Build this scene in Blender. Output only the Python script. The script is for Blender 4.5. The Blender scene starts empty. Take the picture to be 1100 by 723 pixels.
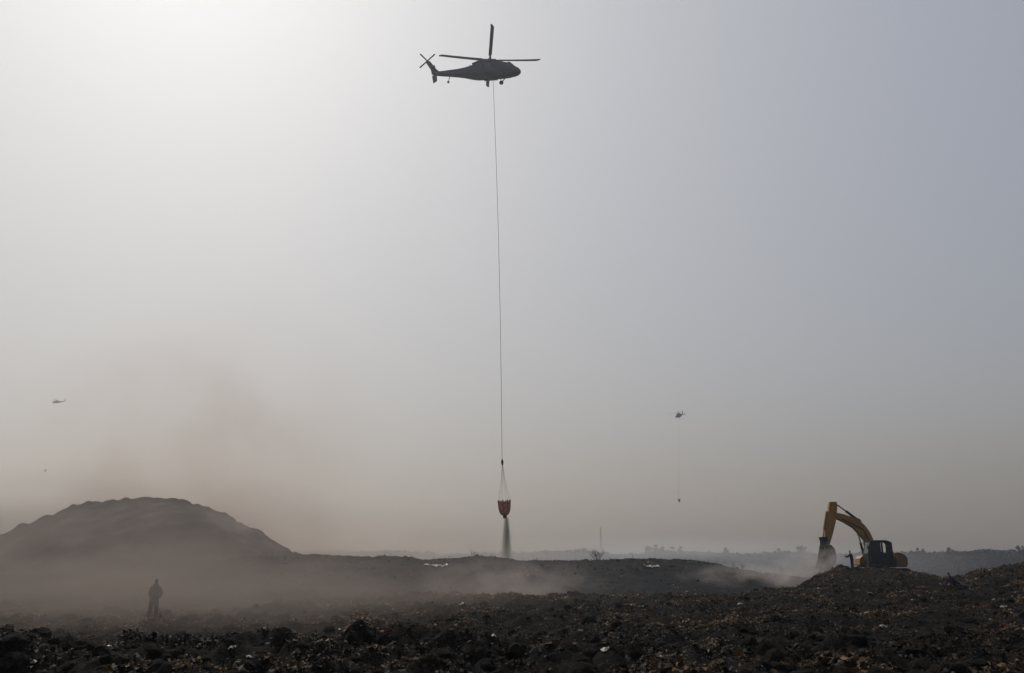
import bpy, bmesh, math, random
import numpy as np
from mathutils import Vector, Matrix

R = math.radians
rng = np.random.default_rng(7)
random.seed(7)
S = bpy.context.scene
COL = S.collection

# ------------------------------------------------------------------ camera
PITCH = R(15.8)
FPX = 847.0                      # focal length in pixels of the 1100 px wide photograph
cam_d = bpy.data.cameras.new('camera')
cam = bpy.data.objects.new('camera', cam_d)
COL.objects.link(cam)
cam.location = (0, 0, 0)         # eye level is z = 0
cam.rotation_euler = (R(90) + PITCH, 0, 0)
cam_d.sensor_fit = 'HORIZONTAL'
cam_d.sensor_width = 36.0
cam_d.lens = 36.0 * FPX / 1100.0
cam_d.clip_start = 0.2
cam_d.clip_end = 9000
S.camera = cam

# ------------------------------------------------------------------ sky and sun
SUN_EL, SUN_AZ = R(44), R(-28)   # azimuth from +Y, negative to the left
w = bpy.data.worlds.new('World')
S.world = w
w.use_nodes = True
nt = w.node_tree
nt.nodes.clear()
sky = nt.nodes.new('ShaderNodeTexSky')
sky.sky_type = 'NISHITA'
sky.sun_disc = False
sky.sun_elevation = SUN_EL
sky.sun_rotation = SUN_AZ % (2 * math.pi)
sky.air_density = 1.0
sky.dust_density = 10.0
sky.ozone_density = 1.0
sky.altitude = 0
hs = nt.nodes.new('ShaderNodeHueSaturation')
hs.inputs['Saturation'].default_value = 1.4
gm = nt.nodes.new('ShaderNodeGamma')          # thick smoke overhead spreads the glare round the sun
gm.inputs['Gamma'].default_value = 0.285
bgn = nt.nodes.new('ShaderNodeBackground')
bgn.inputs['Strength'].default_value = 0.15
wo = nt.nodes.new('ShaderNodeOutputWorld')
nt.links.new(sky.outputs[0], hs.inputs['Color'])
nt.links.new(hs.outputs[0], gm.inputs['Color'])
tn = nt.nodes.new('ShaderNodeVectorMath')      # the smoke layer's cool grey cast
tn.operation = 'MULTIPLY'
tn.inputs[1].default_value = (0.93, 1.0, 1.11)
nt.links.new(gm.outputs[0], tn.inputs[0])
nt.links.new(tn.outputs[0], bgn.inputs['Color'])
nt.links.new(bgn.outputs[0], wo.inputs['Surface'])

sd = bpy.data.lights.new('sun', 'SUN')
sun = bpy.data.objects.new('sun', sd)
COL.objects.link(sun)
sd.energy = 1.5
sd.angle = R(3.0)
sd.color = (1.0, 0.94, 0.87)
sdir = Vector((math.sin(SUN_AZ) * math.cos(SUN_EL), math.cos(SUN_AZ) * math.cos(SUN_EL), math.sin(SUN_EL)))
sun.rotation_euler = sdir.to_track_quat('Z', 'Y').to_euler()
sun.location = (0, 0, 170)

S.view_settings.view_transform = 'Standard'
S.view_settings.look = 'None'
S.view_settings.gamma = 1.0
S.view_settings.use_curve_mapping = False
S.view_settings.exposure = 0.84
cy = S.cycles
cy.use_denoising = True
cy.volume_bounces = 2
cy.max_bounces = 6
cy.diffuse_bounces = 2
cy.glossy_bounces = 2
cy.transmission_bounces = 4
cy.transparent_max_bounces = 12
cy.volume_step_rate = 1.0
cy.volume_max_steps = 96

# ------------------------------------------------------------------ helpers
CP, SP = math.cos(PITCH), math.sin(PITCH)
def at(px, py, Y):
    """world point at forward distance Y on the ray of a photograph pixel"""
    a = (px - 550.0) / FPX
    b = (361.5 - py) / FPX
    fy = CP - b * SP
    return Vector((a / fy * Y, Y, (SP + b * CP) / fy * Y))

def tag(o, label=None, cat=None, group=None, kind=None):
    if label: o['label'] = label
    if cat: o['category'] = cat
    if group: o['group'] = group
    if kind: o['kind'] = kind
    return o

def empty(name, loc=(0, 0, 0), rz=0.0):
    o = bpy.data.objects.new(name, None)
    COL.objects.link(o)
    o.location = loc
    o.rotation_euler = (0, 0, rz)
    o.empty_display_size = 0.3
    return o

def obj(name, me, mat=None, parent=None):
    o = bpy.data.objects.new(name, me)
    COL.objects.link(o)
    if mat is not None:
        me.materials.append(mat)
    if parent is not None:
        o.parent = parent
    return o

def copy_tree(o, parent=None):
    c = o.copy()
    COL.objects.link(c)
    c.parent = parent
    for ch in list(o.children):
        copy_tree(ch, c)
    return c

class MB:
    def __init__(s):
        s.v, s.f = [], []
    def add(s, vs, fs):
        n = len(s.v)
        s.v += [tuple(p) for p in vs]
        s.f += [tuple(i + n for i in f) for f in fs]
        return s
    def box(s, x0, x1, y0, y1, z0, z1, rot=None, piv=None):
        vs = [Vector((x, y, z)) for x in (x0, x1) for y in (y0, y1) for z in (z0, z1)]
        if rot is not None:
            p = Vector(piv)
            vs = [rot @ (v - p) + p for v in vs]
        return s.add(vs, [(0, 1, 3, 2), (4, 6, 7, 5), (0, 4, 5, 1), (2, 3, 7, 6), (0, 2, 6, 4), (1, 5, 7, 3)])
    def prism(s, poly, y0, y1):
        """polygon in XZ extruded along Y"""
        n = len(poly)
        vs = [(x, y0, z) for x, z in poly] + [(x, y1, z) for x, z in poly]
        fs = [tuple(range(n)), tuple(range(2 * n - 1, n - 1, -1))]
        fs += [(i, i + n, (i + 1) % n + n, (i + 1) % n) for i in range(n)]
        return s.add(vs, fs)
    def tube(s, pts, rad, n=8, cap=True):
        pts = [Vector(p) for p in pts]
        if not hasattr(rad, '__len__'):
            rad = [rad] * len(pts)
        vs, fs = [], []
        ref = None
        for i, p in enumerate(pts):
            d = (pts[min(i + 1, len(pts) - 1)] - pts[max(i - 1, 0)]).normalized()
            if ref is None:
                ref = d.orthogonal().normalized()
            ref = (ref - d * ref.dot(d))
            if ref.length < 1e-5:
                ref = d.orthogonal()
            ref.normalize()
            b = d.cross(ref)
            for k in range(n):
                a = 2 * math.pi * k / n
                vs.append(p + (ref * math.cos(a) + b * math.sin(a)) * rad[i])
        for i in range(len(pts) - 1):
            for k in range(n):
                fs.append((i * n + k, i * n + (k + 1) % n, (i + 1) * n + (k + 1) % n, (i + 1) * n + k))
        if cap:
            fs.append(tuple(range(n - 1, -1, -1)))
            m = (len(pts) - 1) * n
            fs.append(tuple(range(m, m + n)))
        return s.add(vs, fs)
    def loft(s, secs, closed=True):
        """secs: list of rings (equal length)"""
        n = len(secs[0])
        vs = [p for r in secs for p in r]
        fs = []
        for i in range(len(secs) - 1):
            for k in range(n):
                fs.append((i * n + k, i * n + (k + 1) % n, (i + 1) * n + (k + 1) % n, (i + 1) * n + k))
        if closed:
            fs.append(tuple(range(n - 1, -1, -1)))
            m = (len(secs) - 1) * n
            fs.append(tuple(range(m, m + n)))
        return s.add(vs, fs)
    def lathe(s, prof, n=20, c=(0, 0, 0)):
        return s.loft([[(c[0] + r * math.cos(2 * math.pi * k / n), c[1] + r * math.sin(2 * math.pi * k / n), c[2] + z)
                        for k in range(n)] for r, z in prof])
    def mesh(s, name, smooth=False, bevel=0.0):
        me = bpy.data.meshes.new(name)
        me.from_pydata(s.v, [], s.f)
        bm = bmesh.new()
        bm.from_mesh(me)
        bmesh.ops.recalc_face_normals(bm, faces=bm.faces)
        if bevel > 0:
            es = [e for e in bm.edges if len(e.link_faces) == 2 and e.calc_face_angle(0) > 0.5]
            bmesh.ops.bevel(bm, geom=es, offset=bevel, segments=2, profile=0.6, affect='EDGES', clamp_overlap=True)
        if smooth:
            for f in bm.faces:
                f.smooth = True
            for e in bm.edges:
                if len(e.link_faces) == 2 and e.calc_face_angle(0) > 0.7:
                    e.smooth = False
        bm.to_mesh(me)
        bm.free()
        return me
    def build(s, name, mat, parent=None, smooth=False, bevel=0.0):
        return obj(name, s.mesh(name, smooth, bevel), mat, parent)

# ---- numpy gradient noise
_perm = np.random.default_rng(3).permutation(4096)
_ang = np.random.default_rng(4).random(4096) * 2 * math.pi
_gx, _gy = np.cos(_ang), np.sin(_ang)
def noise2(x, y, seed=0):
    x = np.asarray(x, float) + seed * 17.31
    y = np.asarray(y, float) - seed * 9.77
    xi, yi = np.floor(x).astype(int), np.floor(y).astype(int)
    xf, yf = x - xi, y - yi
    u = xf * xf * xf * (xf * (xf * 6 - 15) + 10)
    v = yf * yf * yf * (yf * (yf * 6 - 15) + 10)
    def g(ix, iy, dx, dy):
        h = _perm[(_perm[ix & 4095] + iy) & 4095]
        return _gx[h] * dx + _gy[h] * dy
    a = g(xi, yi, xf, yf); b = g(xi + 1, yi, xf - 1, yf)
    c = g(xi, yi + 1, xf, yf - 1); d = g(xi + 1, yi + 1, xf - 1, yf - 1)
    return (a + (b - a) * u) * (1 - v) + (c + (d - c) * u) * v
def fbm(x, y, sc, octv=4, seed=0, gain=0.5):
    t, a = 0.0, 1.0
    for i in range(octv):
        t = t + a * noise2(x / sc, y / sc, seed + i * 3)
        sc, a = sc * 0.5, a * gain
    return t

# ------------------------------------------------------------------ materials
def mat_pr(name, color, rough=0.7, metal=0.0, var=0.25, scale=3.0, bump=0.0, spec=0.3, dirt=None, coat=0.0):
    m = bpy.data.materials.new(name)
    m.use_nodes = True
    n = m.node_tree
    b = n.nodes['Principled BSDF']
    tc = n.nodes.new('ShaderNodeTexCoord')
    nz = n.nodes.new('ShaderNodeTexNoise')
    nz.inputs['Scale'].default_value = scale
    nz.inputs['Detail'].default_value = 6
    n.links.new(tc.outputs['Object'], nz.inputs['Vector'])
    mx = n.nodes.new('ShaderNodeMix')
    mx.data_type = 'RGBA'
    c = Vector(color)
    lo = c * (1 - var)
    hi = Vector(dirt) if dirt else c * (1 + var)
    mx.inputs[6].default_value = (*lo, 1)
    mx.inputs[7].default_value = (*hi, 1)
    rp = n.nodes.new('ShaderNodeMapRange')
    rp.inputs[1].default_value = 0.35
    rp.inputs[2].default_value = 0.65
    n.links.new(nz.outputs['Fac'], rp.inputs[0])
    n.links.new(rp.outputs[0], mx.inputs[0])
    n.links.new(mx.outputs[2], b.inputs['Base Color'])
    b.inputs['Roughness'].default_value = rough
    b.inputs['Metallic'].default_value = metal
    b.inputs['Specular IOR Level'].default_value = spec
    b.inputs['Coat Weight'].default_value = coat
    if bump > 0:
        bp = n.nodes.new('ShaderNodeBump')
        bp.inputs['Strength'].default_value = bump
        bp.inputs['Distance'].default_value = 0.05
        n.links.new(nz.outputs['Fac'], bp.inputs['Height'])
        n.links.new(bp.outputs[0], b.inputs['Normal'])
    return m

def mat_ground(name, dark, light, scales=(0.35, 4.0), bump=0.6, warm=(0.075, 0.055, 0.04)):
    m = bpy.data.materials.new(name)
    m.use_nodes = True
    n = m.node_tree
    b = n.nodes['Principled BSDF']
    tc = n.nodes.new('ShaderNodeTexCoord')
    def nz(sc, det=8, rough=0.6):
        q = n.nodes.new('ShaderNodeTexNoise')
        q.inputs['Scale'].default_value = sc
        q.inputs['Detail'].default_value = det
        q.inputs['Roughness'].default_value = rough
        n.links.new(tc.outputs['Object'], q.inputs['Vector'])
        return q
    def ramp(src, lo, hi):
        q = n.nodes.new('ShaderNodeMapRange')
        q.inputs[1].default_value = lo
        q.inputs[2].default_value = hi
        n.links.new(src, q.inputs[0])
        return q
    def mix(fac, a, bb):
        q = n.nodes.new('ShaderNodeMix')
        q.data_type = 'RGBA'
        n.links.new(fac, q.inputs[0])
        for s_, i in ((a, 6), (bb, 7)):
            if hasattr(s_, 'is_output'):
                n.links.new(s_, q.inputs[i])
            else:
                q.inputs[i].default_value = (*s_, 1)
        return q
    n1, n2, n3 = nz(scales[0]), nz(scales[1]), nz(scales[1] * 4.3)
    m1 = mix(ramp(n1.outputs['Fac'], 0.4, 0.62).outputs[0], dark, warm)
    m2 = mix(ramp(n2.outputs['Fac'], 0.52, 0.72).outputs[0], m1.outputs[2], light)
    n.links.new(m2.outputs[2], b.inputs['Base Color'])
    b.inputs['Roughness'].default_value = 0.95
    b.inputs['Specular IOR Level'].default_value = 0.04
    add = n.nodes.new('ShaderNodeMath')
    add.operation = 'ADD'
    n.links.new(n2.outputs['Fac'], add.inputs[0])
    n.links.new(n3.outputs['Fac'], add.inputs[1])
    bp = n.nodes.new('ShaderNodeBump')
    bp.inputs['Strength'].default_value = bump
    bp.inputs['Distance'].default_value = 0.12
    n.links.new(add.outputs[0], bp.inputs['Height'])
    n.links.new(bp.outputs[0], b.inputs['Normal'])
    return m

def mat_attr(name, rough=0.75, spec=0.25, trans=0.0):
    m = bpy.data.materials.new(name)
    m.use_nodes = True
    n = m.node_tree
    b = n.nodes['Principled BSDF']
    a = n.nodes.new('ShaderNodeAttribute')
    a.attribute_name = 'tint'
    n.links.new(a.outputs['Color'], b.inputs['Base Color'])
    b.inputs['Roughness'].default_value = rough
    b.inputs['Specular IOR Level'].default_value = spec
    if trans > 0:
        t = n.nodes.new('ShaderNodeBsdfTranslucent')
        n.links.new(a.outputs['Color'], t.inputs['Color'])
        mx = n.nodes.new('ShaderNodeMixShader')
        mx.inputs[0].default_value = trans
        n.links.new(b.outputs[0], mx.inputs[1])
        n.links.new(t.outputs[0], mx.inputs[2])
        n.links.new(mx.outputs[0], n.nodes['Material Output'].inputs['Surface'])
    return m

def mat_smoke(name, color, density, scale=(1, 1, 1), nscale=2.0, lo=0.42, hi=0.7, aniso=0.3, edge=0.55, power=1.0, seed=0.0, step=0.6):
    """soft ellipsoidal cloud in the unit box of its object, broken up by noise in metres"""
    m = bpy.data.materials.new(name)
    m.use_nodes = True
    n = m.node_tree
    n.nodes.clear()
    out = n.nodes.new('ShaderNodeOutputMaterial')
    v = n.nodes.new('ShaderNodeVolumePrincipled')
    v.inputs['Color'].default_value = (*color, 1)
    v.inputs['Anisotropy'].default_value = aniso
    tc = n.nodes.new('ShaderNodeTexCoord')
    ln = n.nodes.new('ShaderNodeVectorMath')
    ln.operation = 'LENGTH'
    n.links.new(tc.outputs['Object'], ln.inputs[0])
    fo = n.nodes.new('ShaderNodeMapRange')
    fo.interpolation_type = 'SMOOTHSTEP'
    fo.inputs[1].default_value = 1.0
    fo.inputs[2].default_value = 1.0 - edge
    n.links.new(ln.outputs['Value'], fo.inputs[0])
    mp = n.nodes.new('ShaderNodeMapping')
    mp.inputs['Scale'].default_value = scale
    mp.inputs['Location'].default_value = (seed, seed * 0.7, seed * 1.3)
    n.links.new(tc.outputs['Object'], mp.inputs['Vector'])
    nz = n.nodes.new('ShaderNodeTexNoise')
    nz.inputs['Scale'].default_value = nscale
    nz.inputs['Detail'].default_value = 4
    nz.inputs['Roughness'].default_value = 0.55
    nz.inputs['Distortion'].default_value = 0.4
    n.links.new(mp.outputs[0], nz.inputs['Vector'])
    rg = n.nodes.new('ShaderNodeMapRange')
    rg.inputs[1].default_value = lo
    rg.inputs[2].default_value = hi
    rg.inputs[3].default_value = 0.0
    rg.inputs[4].default_value = 1.0
    n.links.new(nz.outputs['Fac'], rg.inputs[0])
    mu = n.nodes.new('ShaderNodeMath')
    mu.operation = 'MULTIPLY'
    n.links.new(fo.outputs[0], mu.inputs[0])
    n.links.new(rg.outputs[0], mu.inputs[1])
    m2 = n.nodes.new('ShaderNodeMath')
    m2.operation = 'MULTIPLY'
    m2.inputs[1].default_value = density
    n.links.new(mu.outputs[0], m2.inputs[0])
    n.links.new(m2.outputs[0], v.inputs['Density'])
    n.links.new(v.outputs[0], out.inputs['Volume'])
    m.cycles.volume_step_rate = step
    return m

M = {}
M['ground'] = mat_ground('burnt_rubbish_soil', (0.007, 0.0065, 0.006), (0.026, 0.021, 0.016), (0.35, 3.0), 0.9, (0.014, 0.011, 0.008))
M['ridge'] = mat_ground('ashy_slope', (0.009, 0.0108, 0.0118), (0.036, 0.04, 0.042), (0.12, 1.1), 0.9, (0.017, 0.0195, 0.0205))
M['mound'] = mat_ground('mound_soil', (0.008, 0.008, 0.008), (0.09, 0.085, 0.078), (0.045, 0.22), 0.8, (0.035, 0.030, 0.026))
M['litter'] = mat_attr('litter', 0.75, 0.2, 0.2)
M['clod'] = mat_ground('clod_soil', (0.007, 0.0065, 0.006), (0.04, 0.033, 0.025), (1.0, 9.0), 0.8, (0.018, 0.014, 0.010))
M['leaf'] = mat_attr('far_leaves', 0.95, 0.05, 0.0)
M['bark'] = mat_pr('bark', (0.06, 0.05, 0.042), 0.9, var=0.4, scale=8)
M['twig'] = mat_pr('dry_twig', (0.035, 0.03, 0.026), 0.9, var=0.3, scale=12)
M['heli'] = mat_pr('helicopter_paint_hazed', (0.013, 0.028, 0.055), 0.6, var=0.25, scale=1.2, spec=0.3)  # dark paint with the blue of the distance haze put into its colour
M['heli_dark'] = mat_pr('helicopter_black', (0.012, 0.012, 0.014), 0.6, var=0.2, scale=5)
M['blade'] = mat_pr('rotor_blade_paint', (0.016, 0.019, 0.026), 0.5, var=0.2, scale=2)
M['cabin_glass'] = mat_pr('dark_glass', (0.02, 0.024, 0.03), 0.08, var=0.1, scale=2, spec=0.6)
M['rubber'] = mat_pr('rubber', (0.012, 0.012, 0.012), 0.9, var=0.3, scale=9)
M['steel'] = mat_pr('worn_steel', (0.18, 0.17, 0.16), 0.45, 0.8, var=0.3, scale=9)
M['cable'] = mat_pr('cable_sheath', (0.07, 0.045, 0.035), 0.7, var=0.2, scale=2)
M['bucket_cloth'] = mat_pr('red_orange_bucket_fabric', (0.46, 0.17, 0.11), 0.7, var=0.35, scale=2.5)
M['bucket_rim'] = mat_pr('bucket_rim', (0.30, 0.11, 0.08), 0.6, var=0.3, scale=3)
M['yellow'] = mat_pr('excavator_yellow', (0.42, 0.20, 0.035), 0.55, var=0.25, scale=1.8, spec=0.4, dirt=(0.20, 0.11, 0.04))
M['yellow_dusty'] = mat_pr('excavator_yellow_dusty', (0.30, 0.165, 0.065), 0.8, var=0.35, scale=1.5, dirt=(0.11, 0.075, 0.055))
M['machine_dark'] = mat_pr('excavator_dark', (0.02, 0.022, 0.026), 0.6, var=0.35, scale=3)
M['track'] = mat_pr('track_steel', (0.035, 0.03, 0.026), 0.7, 0.4, var=0.4, scale=7, bump=0.4)
M['bucket_steel'] = mat_pr('bucket_steel', (0.07, 0.06, 0.05), 0.6, 0.5, var=0.4, scale=4)
M['skin'] = mat_pr('skin', (0.16, 0.09, 0.06), 0.6, var=0.1, scale=6)
M['hair'] = mat_pr('hair', (0.008, 0.007, 0.006), 0.6, var=0.2, scale=30)
M['olive'] = mat_pr('olive_cloth', (0.035, 0.035, 0.027), 0.9, var=0.25, scale=8)
M['olive_dark'] = mat_pr('dark_olive_cloth', (0.024, 0.025, 0.021), 0.9, var=0.25, scale=8)
M['navy'] = mat_pr('navy_cloth', (0.014, 0.02, 0.042), 0.9, var=0.25, scale=8)
M['black_cloth'] = mat_pr('black_cloth', (0.012, 0.012, 0.014), 0.9, var=0.25, scale=8)
M['pale_cloth'] = mat_pr('pale_cloth', (0.42, 0.42, 0.44), 0.9, var=0.2, scale=8)
M['slate'] = mat_pr('slate_cloth', (0.075, 0.08, 0.09), 0.9, var=0.35, scale=8)
M['boot'] = mat_pr('boot_leather', (0.014, 0.012, 0.011), 0.6, var=0.2, scale=10)
M['pale_plastic'] = mat_pr('pale_plastic', (0.26, 0.245, 0.22), 0.5, var=0.25, scale=5, dirt=(0.16, 0.14, 0.11))
M['mast'] = mat_pr('mast_steel', (0.16, 0.16, 0.16), 0.6, 0.3, var=0.2, scale=1)
def mat_water():
    m = bpy.data.materials.new('river_water')
    m.use_nodes = True
    n = m.node_tree
    b = n.nodes['Principled BSDF']
    b.inputs['Base Color'].default_value = (0.03, 0.035, 0.035, 1)
    b.inputs['Roughness'].default_value = 0.06
    tc = n.nodes.new('ShaderNodeTexCoord')
    nz = n.nodes.new('ShaderNodeTexNoise')
    nz.inputs['Scale'].default_value = 0.6
    nz.inputs['Detail'].default_value = 4
    bp = n.nodes.new('ShaderNodeBump')
    bp.inputs['Strength'].default_value = 0.05
    bp.inputs['Distance'].default_value = 0.05
    n.links.new(tc.outputs['Object'], nz.inputs['Vector'])
    n.links.new(nz.outputs['Fac'], bp.inputs['Height'])
    n.links.new(bp.outputs[0], b.inputs['Normal'])
    return m
M['water'] = mat_water()

# ------------------------------------------------------------------ ground
PLAIN = -8.0
C_ = np.array([-200, 0, 160, 300, 430, 550, 650, 770, 850, 880, 905, 935, 980, 1020, 1060, 1100, 1250], float)
Y_ = np.array([0, 8, 12, 17, 22, 28, 34, 42, 50, 58, 66, 70, 74, 80, 92, 140], float)
_left = [720, 720, 723, 684, 697, 681, 664, 652, 643, 637, 634, 633, 632, 630, 626, None]
_lm   = [720, 720, 723, 688, 696, 676, 661, 650, 642, 637, 635, 634, 633, 632, 628, None]
_mid  = [720, 720, 723, 698, 686, 668, 658, 647, 639, 640, 640, 639, 638, 637, 633, None]
_r850 = [720, 720, 723, 698, 684, 667, 657, 645, 637, 634, 631, 631, 632, 634, 636, None]
_r880 = [720, 720, 723, 698, 684, 667, 656, 643, 634, 628, 620, 616, 613.5, 622, 638, None]
_r905 = [720, 720, 723, 698, 684, 667, 656, 643, 633, 625, 612, 606, 614, 628, 638, None]
_r935 = [720, 720, 723, 698, 684, 667, 656, 642, 632, 623, 613, 608, 622, 623, 638, None]
_r980 = [720, 720, 723, 698, 684, 666, 655, 641, 632, 623, 616, 613.5, 622, 624, 638, None]
_r1020= [720, 720, 723, 698, 684, 666, 655, 641, 633, 626, 620, 619, 621, 628, 640, None]
_r1060= [720, 720, 723, 698, 684, 666, 654, 639, 629, 619, 611, 611, 613, 620, 638, None]
_r1100= [720, 720, 723, 698, 684, 665, 652, 636, 624, 612, 604, 603, 605, 612, 634, None]
_r1250= [720, 720, 723, 698, 683, 663, 648, 628, 612, 598, 590, 590, 594, 604, 628, None]
_tab = [_left, _left, _left, _left, _lm, _mid, _mid, _mid, _r850, _r880, _r905, _r935, _r980, _r1020, _r1060, _r1100, _r1250]
Z_ = np.zeros((len(C_), len(Y_)))
for i, row in enumerate(_tab):
    for j, py in enumerate(row):
        if Y_[j] < 10:
            Z_[i, j] = -1.62
        elif py is None:
            Z_[i, j] = PLAIN
        else:
            Z_[i, j] = -(py - 601.2) / 915.0 * Y_[j]

def base_h(x, y):
    x, y = np.asarray(x, float), np.asarray(y, float)
    ys = np.maximum(y, 4.0)
    c = np.clip(550 + 880 * x / ys, C_[0], C_[-1])
    yy = np.clip(y, Y_[0], Y_[-1])
    ci = np.clip(np.searchsorted(C_, c) - 1, 0, len(C_) - 2)
    yi = np.clip(np.searchsorted(Y_, yy) - 1, 0, len(Y_) - 2)
    u = (c - C_[ci]) / (C_[ci + 1] - C_[ci])
    v = (yy - Y_[yi]) / (Y_[yi + 1] - Y_[yi])
    u = u * u * (3 - 2 * u)
    v = v * (0.5 + v * (1.5 - v))
    return ((Z_[ci, yi] * (1 - u) + Z_[ci + 1, yi] * u) * (1 - v) +
            (Z_[ci, yi + 1] * (1 - u) + Z_[ci + 1, yi + 1] * u) * v)

EXC_Y = 74.0
EXC = at(948, 622, EXC_Y)
def ground_h(x, y):
    x, y = np.asarray(x, float), np.asarray(y, float)
    h = base_h(x, y)
    near = np.clip((110 - y) / 30, 0, 1)
    far = 1 - np.clip((y - 60) / 60, 0, 1)
    # rubbish lumps: rounded heaps with sharp creases between them
    big = fbm(x, y, 3.2, 3, 1) * 0.30
    bil = (np.abs(noise2(x / 1.1, y / 1.1, 20)) * 0.5 + np.abs(noise2(x / 0.5, y / 0.5, 23)) * 0.24 +
           np.abs(noise2(x / 0.23, y / 0.23, 27)) * 0.11)
    crest = np.exp(-((y - 17) / 3.0) ** 2)
    lum = fbm(x, y, 1.0, 3, 31)
    h = h + near * (big * np.clip((y - 6) / 8, 0.2, 1) + (bil - 0.28) * 0.95 + crest * (lum * 0.42 + np.abs(noise2(x / 0.7, y / 0.7, 35)) * 0.35))
    h = h + (1 - near) * fbm(x, y, 60, 4, 41) * 0.8
    d = np.hypot((x - EXC.x) / 2.9, (y - EXC.y) / 2.0)
    k = np.clip(1.6 - d, 0, 1)
    k = k * k * (3 - 2 * k)
    h = h * (1 - k) + k * (EXC.z + 0.03 * bil)
    # river bed
    rv = np.clip(1 - np.abs(y - 478 - 0.03 * x) / 58, 0, 1)
    h = h - np.clip(rv * 3, 0, 1) * 1.4
    return h

def heightfield(name, ys, us, hfun, mat, xfun=None):
    Yg, Ug = np.meshgrid(ys, us, indexing='ij')
    Xg = Ug * np.maximum(Yg, 14.0) if xfun is None else xfun(Ug, Yg)
    Zg = hfun(Xg, Yg)
    nr, nc = Yg.shape
    co = np.stack([Xg, Yg, Zg], -1).reshape(-1, 3)
    idx = np.arange(nr * nc).reshape(nr, nc)
    q = np.stack([idx[:-1, :-1], idx[:-1, 1:], idx[1:, 1:], idx[1:, :-1]], -1).reshape(-1, 4)
    me = bpy.data.meshes.new(name)
    me.from_pydata(co, [], q.tolist())
    me.polygons.foreach_set('use_smooth', np.ones(len(q), bool))
    me.update()
    return obj(name, me, mat)

ys = [-30, -20, -12, -6, -2, 2, 5, 8]
y = 9.0
while y < 2300:
    ys.append(y)
    y += max(0.075, 0.0062 * y) if y < 62 else (0.010 * y if y < 150 else 0.03 * y)
ground = heightfield('ground', np.array(ys), np.linspace(-0.98, 0.98, 420), ground_h, M['ground'])
tag(ground, 'dark burnt rubbish ground of the landfill', kind='structure')

# ---- ridge across the middle distance (crest near 95 m)
rc = np.array([-250, 60, 120, 180, 230, 280, 330, 430, 455, 480, 505, 540, 560, 640, 660, 700, 740, 765, 790, 830, 870, 930], float)
rp = np.array([607, 608, 607, 606, 602, 598, 597.5, 597, 600, 601, 599.2, 600.5, 602.5, 602.5, 601.5, 600.8, 602, 606, 611, 617, 623, 634], float)
CREST = 95.0
def ridge_h(x, y):
    c = 550 + 880 * x / CREST
    top = -(np.interp(c, rc, rp) - 600.9) / 915 * CREST
    foot = -3.6
    t = (y - 62) / (CREST - 62)
    s1 = np.clip(t, 0, 1)
    f = foot + (top - foot) * (1 - (1 - s1) ** 1.7)
    t2 = np.clip((y - CREST) / 32, 0, 1)
    b = top + (PLAIN - 0.8 - top) * (t2 * t2 * (3 - 2 * t2))
    h = np.where(y < CREST, f, b)
    env = np.clip(t * 2.5, 0, 1)
    h = h + env * (fbm(x, y, 14, 4, 51) * 0.32 + fbm(x, y, 2.2, 3, 55) * 0.22 + np.abs(noise2(x / .7, y / .7, 57)) * .16)
    lump = np.clip((505 - np.abs(c - 522) * 1.0 - 480) / 18, 0, 1) * np.exp(-((y - CREST) / 2.5) ** 2)
    return h + lump * np.abs(noise2(x / 0.8, y / 0.8, 61)) * 0.9
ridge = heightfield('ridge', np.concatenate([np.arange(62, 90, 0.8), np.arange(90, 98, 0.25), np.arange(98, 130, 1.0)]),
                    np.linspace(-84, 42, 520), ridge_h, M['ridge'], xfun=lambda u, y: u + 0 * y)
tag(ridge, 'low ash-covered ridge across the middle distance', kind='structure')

# ---- big mound on the left (crest near 170 m)
mc = np.array([-320, -200, -100, -40, 0, 40, 78, 110, 140, 165, 190, 220, 250, 280, 300, 330, 380], float)
mp_ = np.array([645, 630, 607, 587, 574, 558, 544, 539.5, 537.5, 538, 539.5, 547, 561, 577, 588, 603, 630], float)
MY = 170.0
def mound_h(x, y):
    c = 550 + 880 * x / y
    top = -(np.interp(c, mc, mp_) - 600.9) / 915 * MY
    d = np.clip((y - MY) / 55.0, -1, 1)
    f = (1 - np.abs(d) ** 1.8)
    h = -9.0 + (top + 9.0) * f
    return h + f * (fbm(x, y, 22, 5, 71) * 0.55 + fbm(x, y, 5.0, 4, 75) * 0.6 + np.abs(noise2(x / 1.6, y / 1.6, 79)) * 0.6 + np.clip(noise2(x / 3.2, y / 3.2, 80), 0, 1) * 1.5 + (1 - np.abs(noise2(x / 9, y / 26, 77)) * 2) * 0.5 * np.clip(-d * 3, 0, 1))
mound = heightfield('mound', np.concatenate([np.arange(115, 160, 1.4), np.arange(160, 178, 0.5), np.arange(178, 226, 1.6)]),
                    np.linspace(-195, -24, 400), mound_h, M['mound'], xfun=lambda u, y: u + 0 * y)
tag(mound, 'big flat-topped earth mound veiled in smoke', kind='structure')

# ---- river
rv = MB()
N = 24
for i in range(N):
    x0, x1 = -500 + i * 60, -500 + (i + 1) * 60
    rv.add([(x0, 428 + .03 * x0, PLAIN - 0.25), (x1, 428 + .03 * x1, PLAIN - 0.25), (x1, 526 + .03 * x1, PLAIN - 0.25), (x0, 526 + .03 * x0, PLAIN - 0.25)], [(0, 1, 2, 3)])
river = rv.build('water', M['water'])
tag(river, 'pale river glinting beyond the landfill', kind='structure')

def top_h(x, y):
    """height of the upper surface among ground, ridge"""
    g = float(ground_h(x, y))
    if 62 <= y <= 128 and -84 < x < 42:
        g = max(g, float(ridge_h(np.float64(x), np.float64(y))))
    return g

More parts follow.
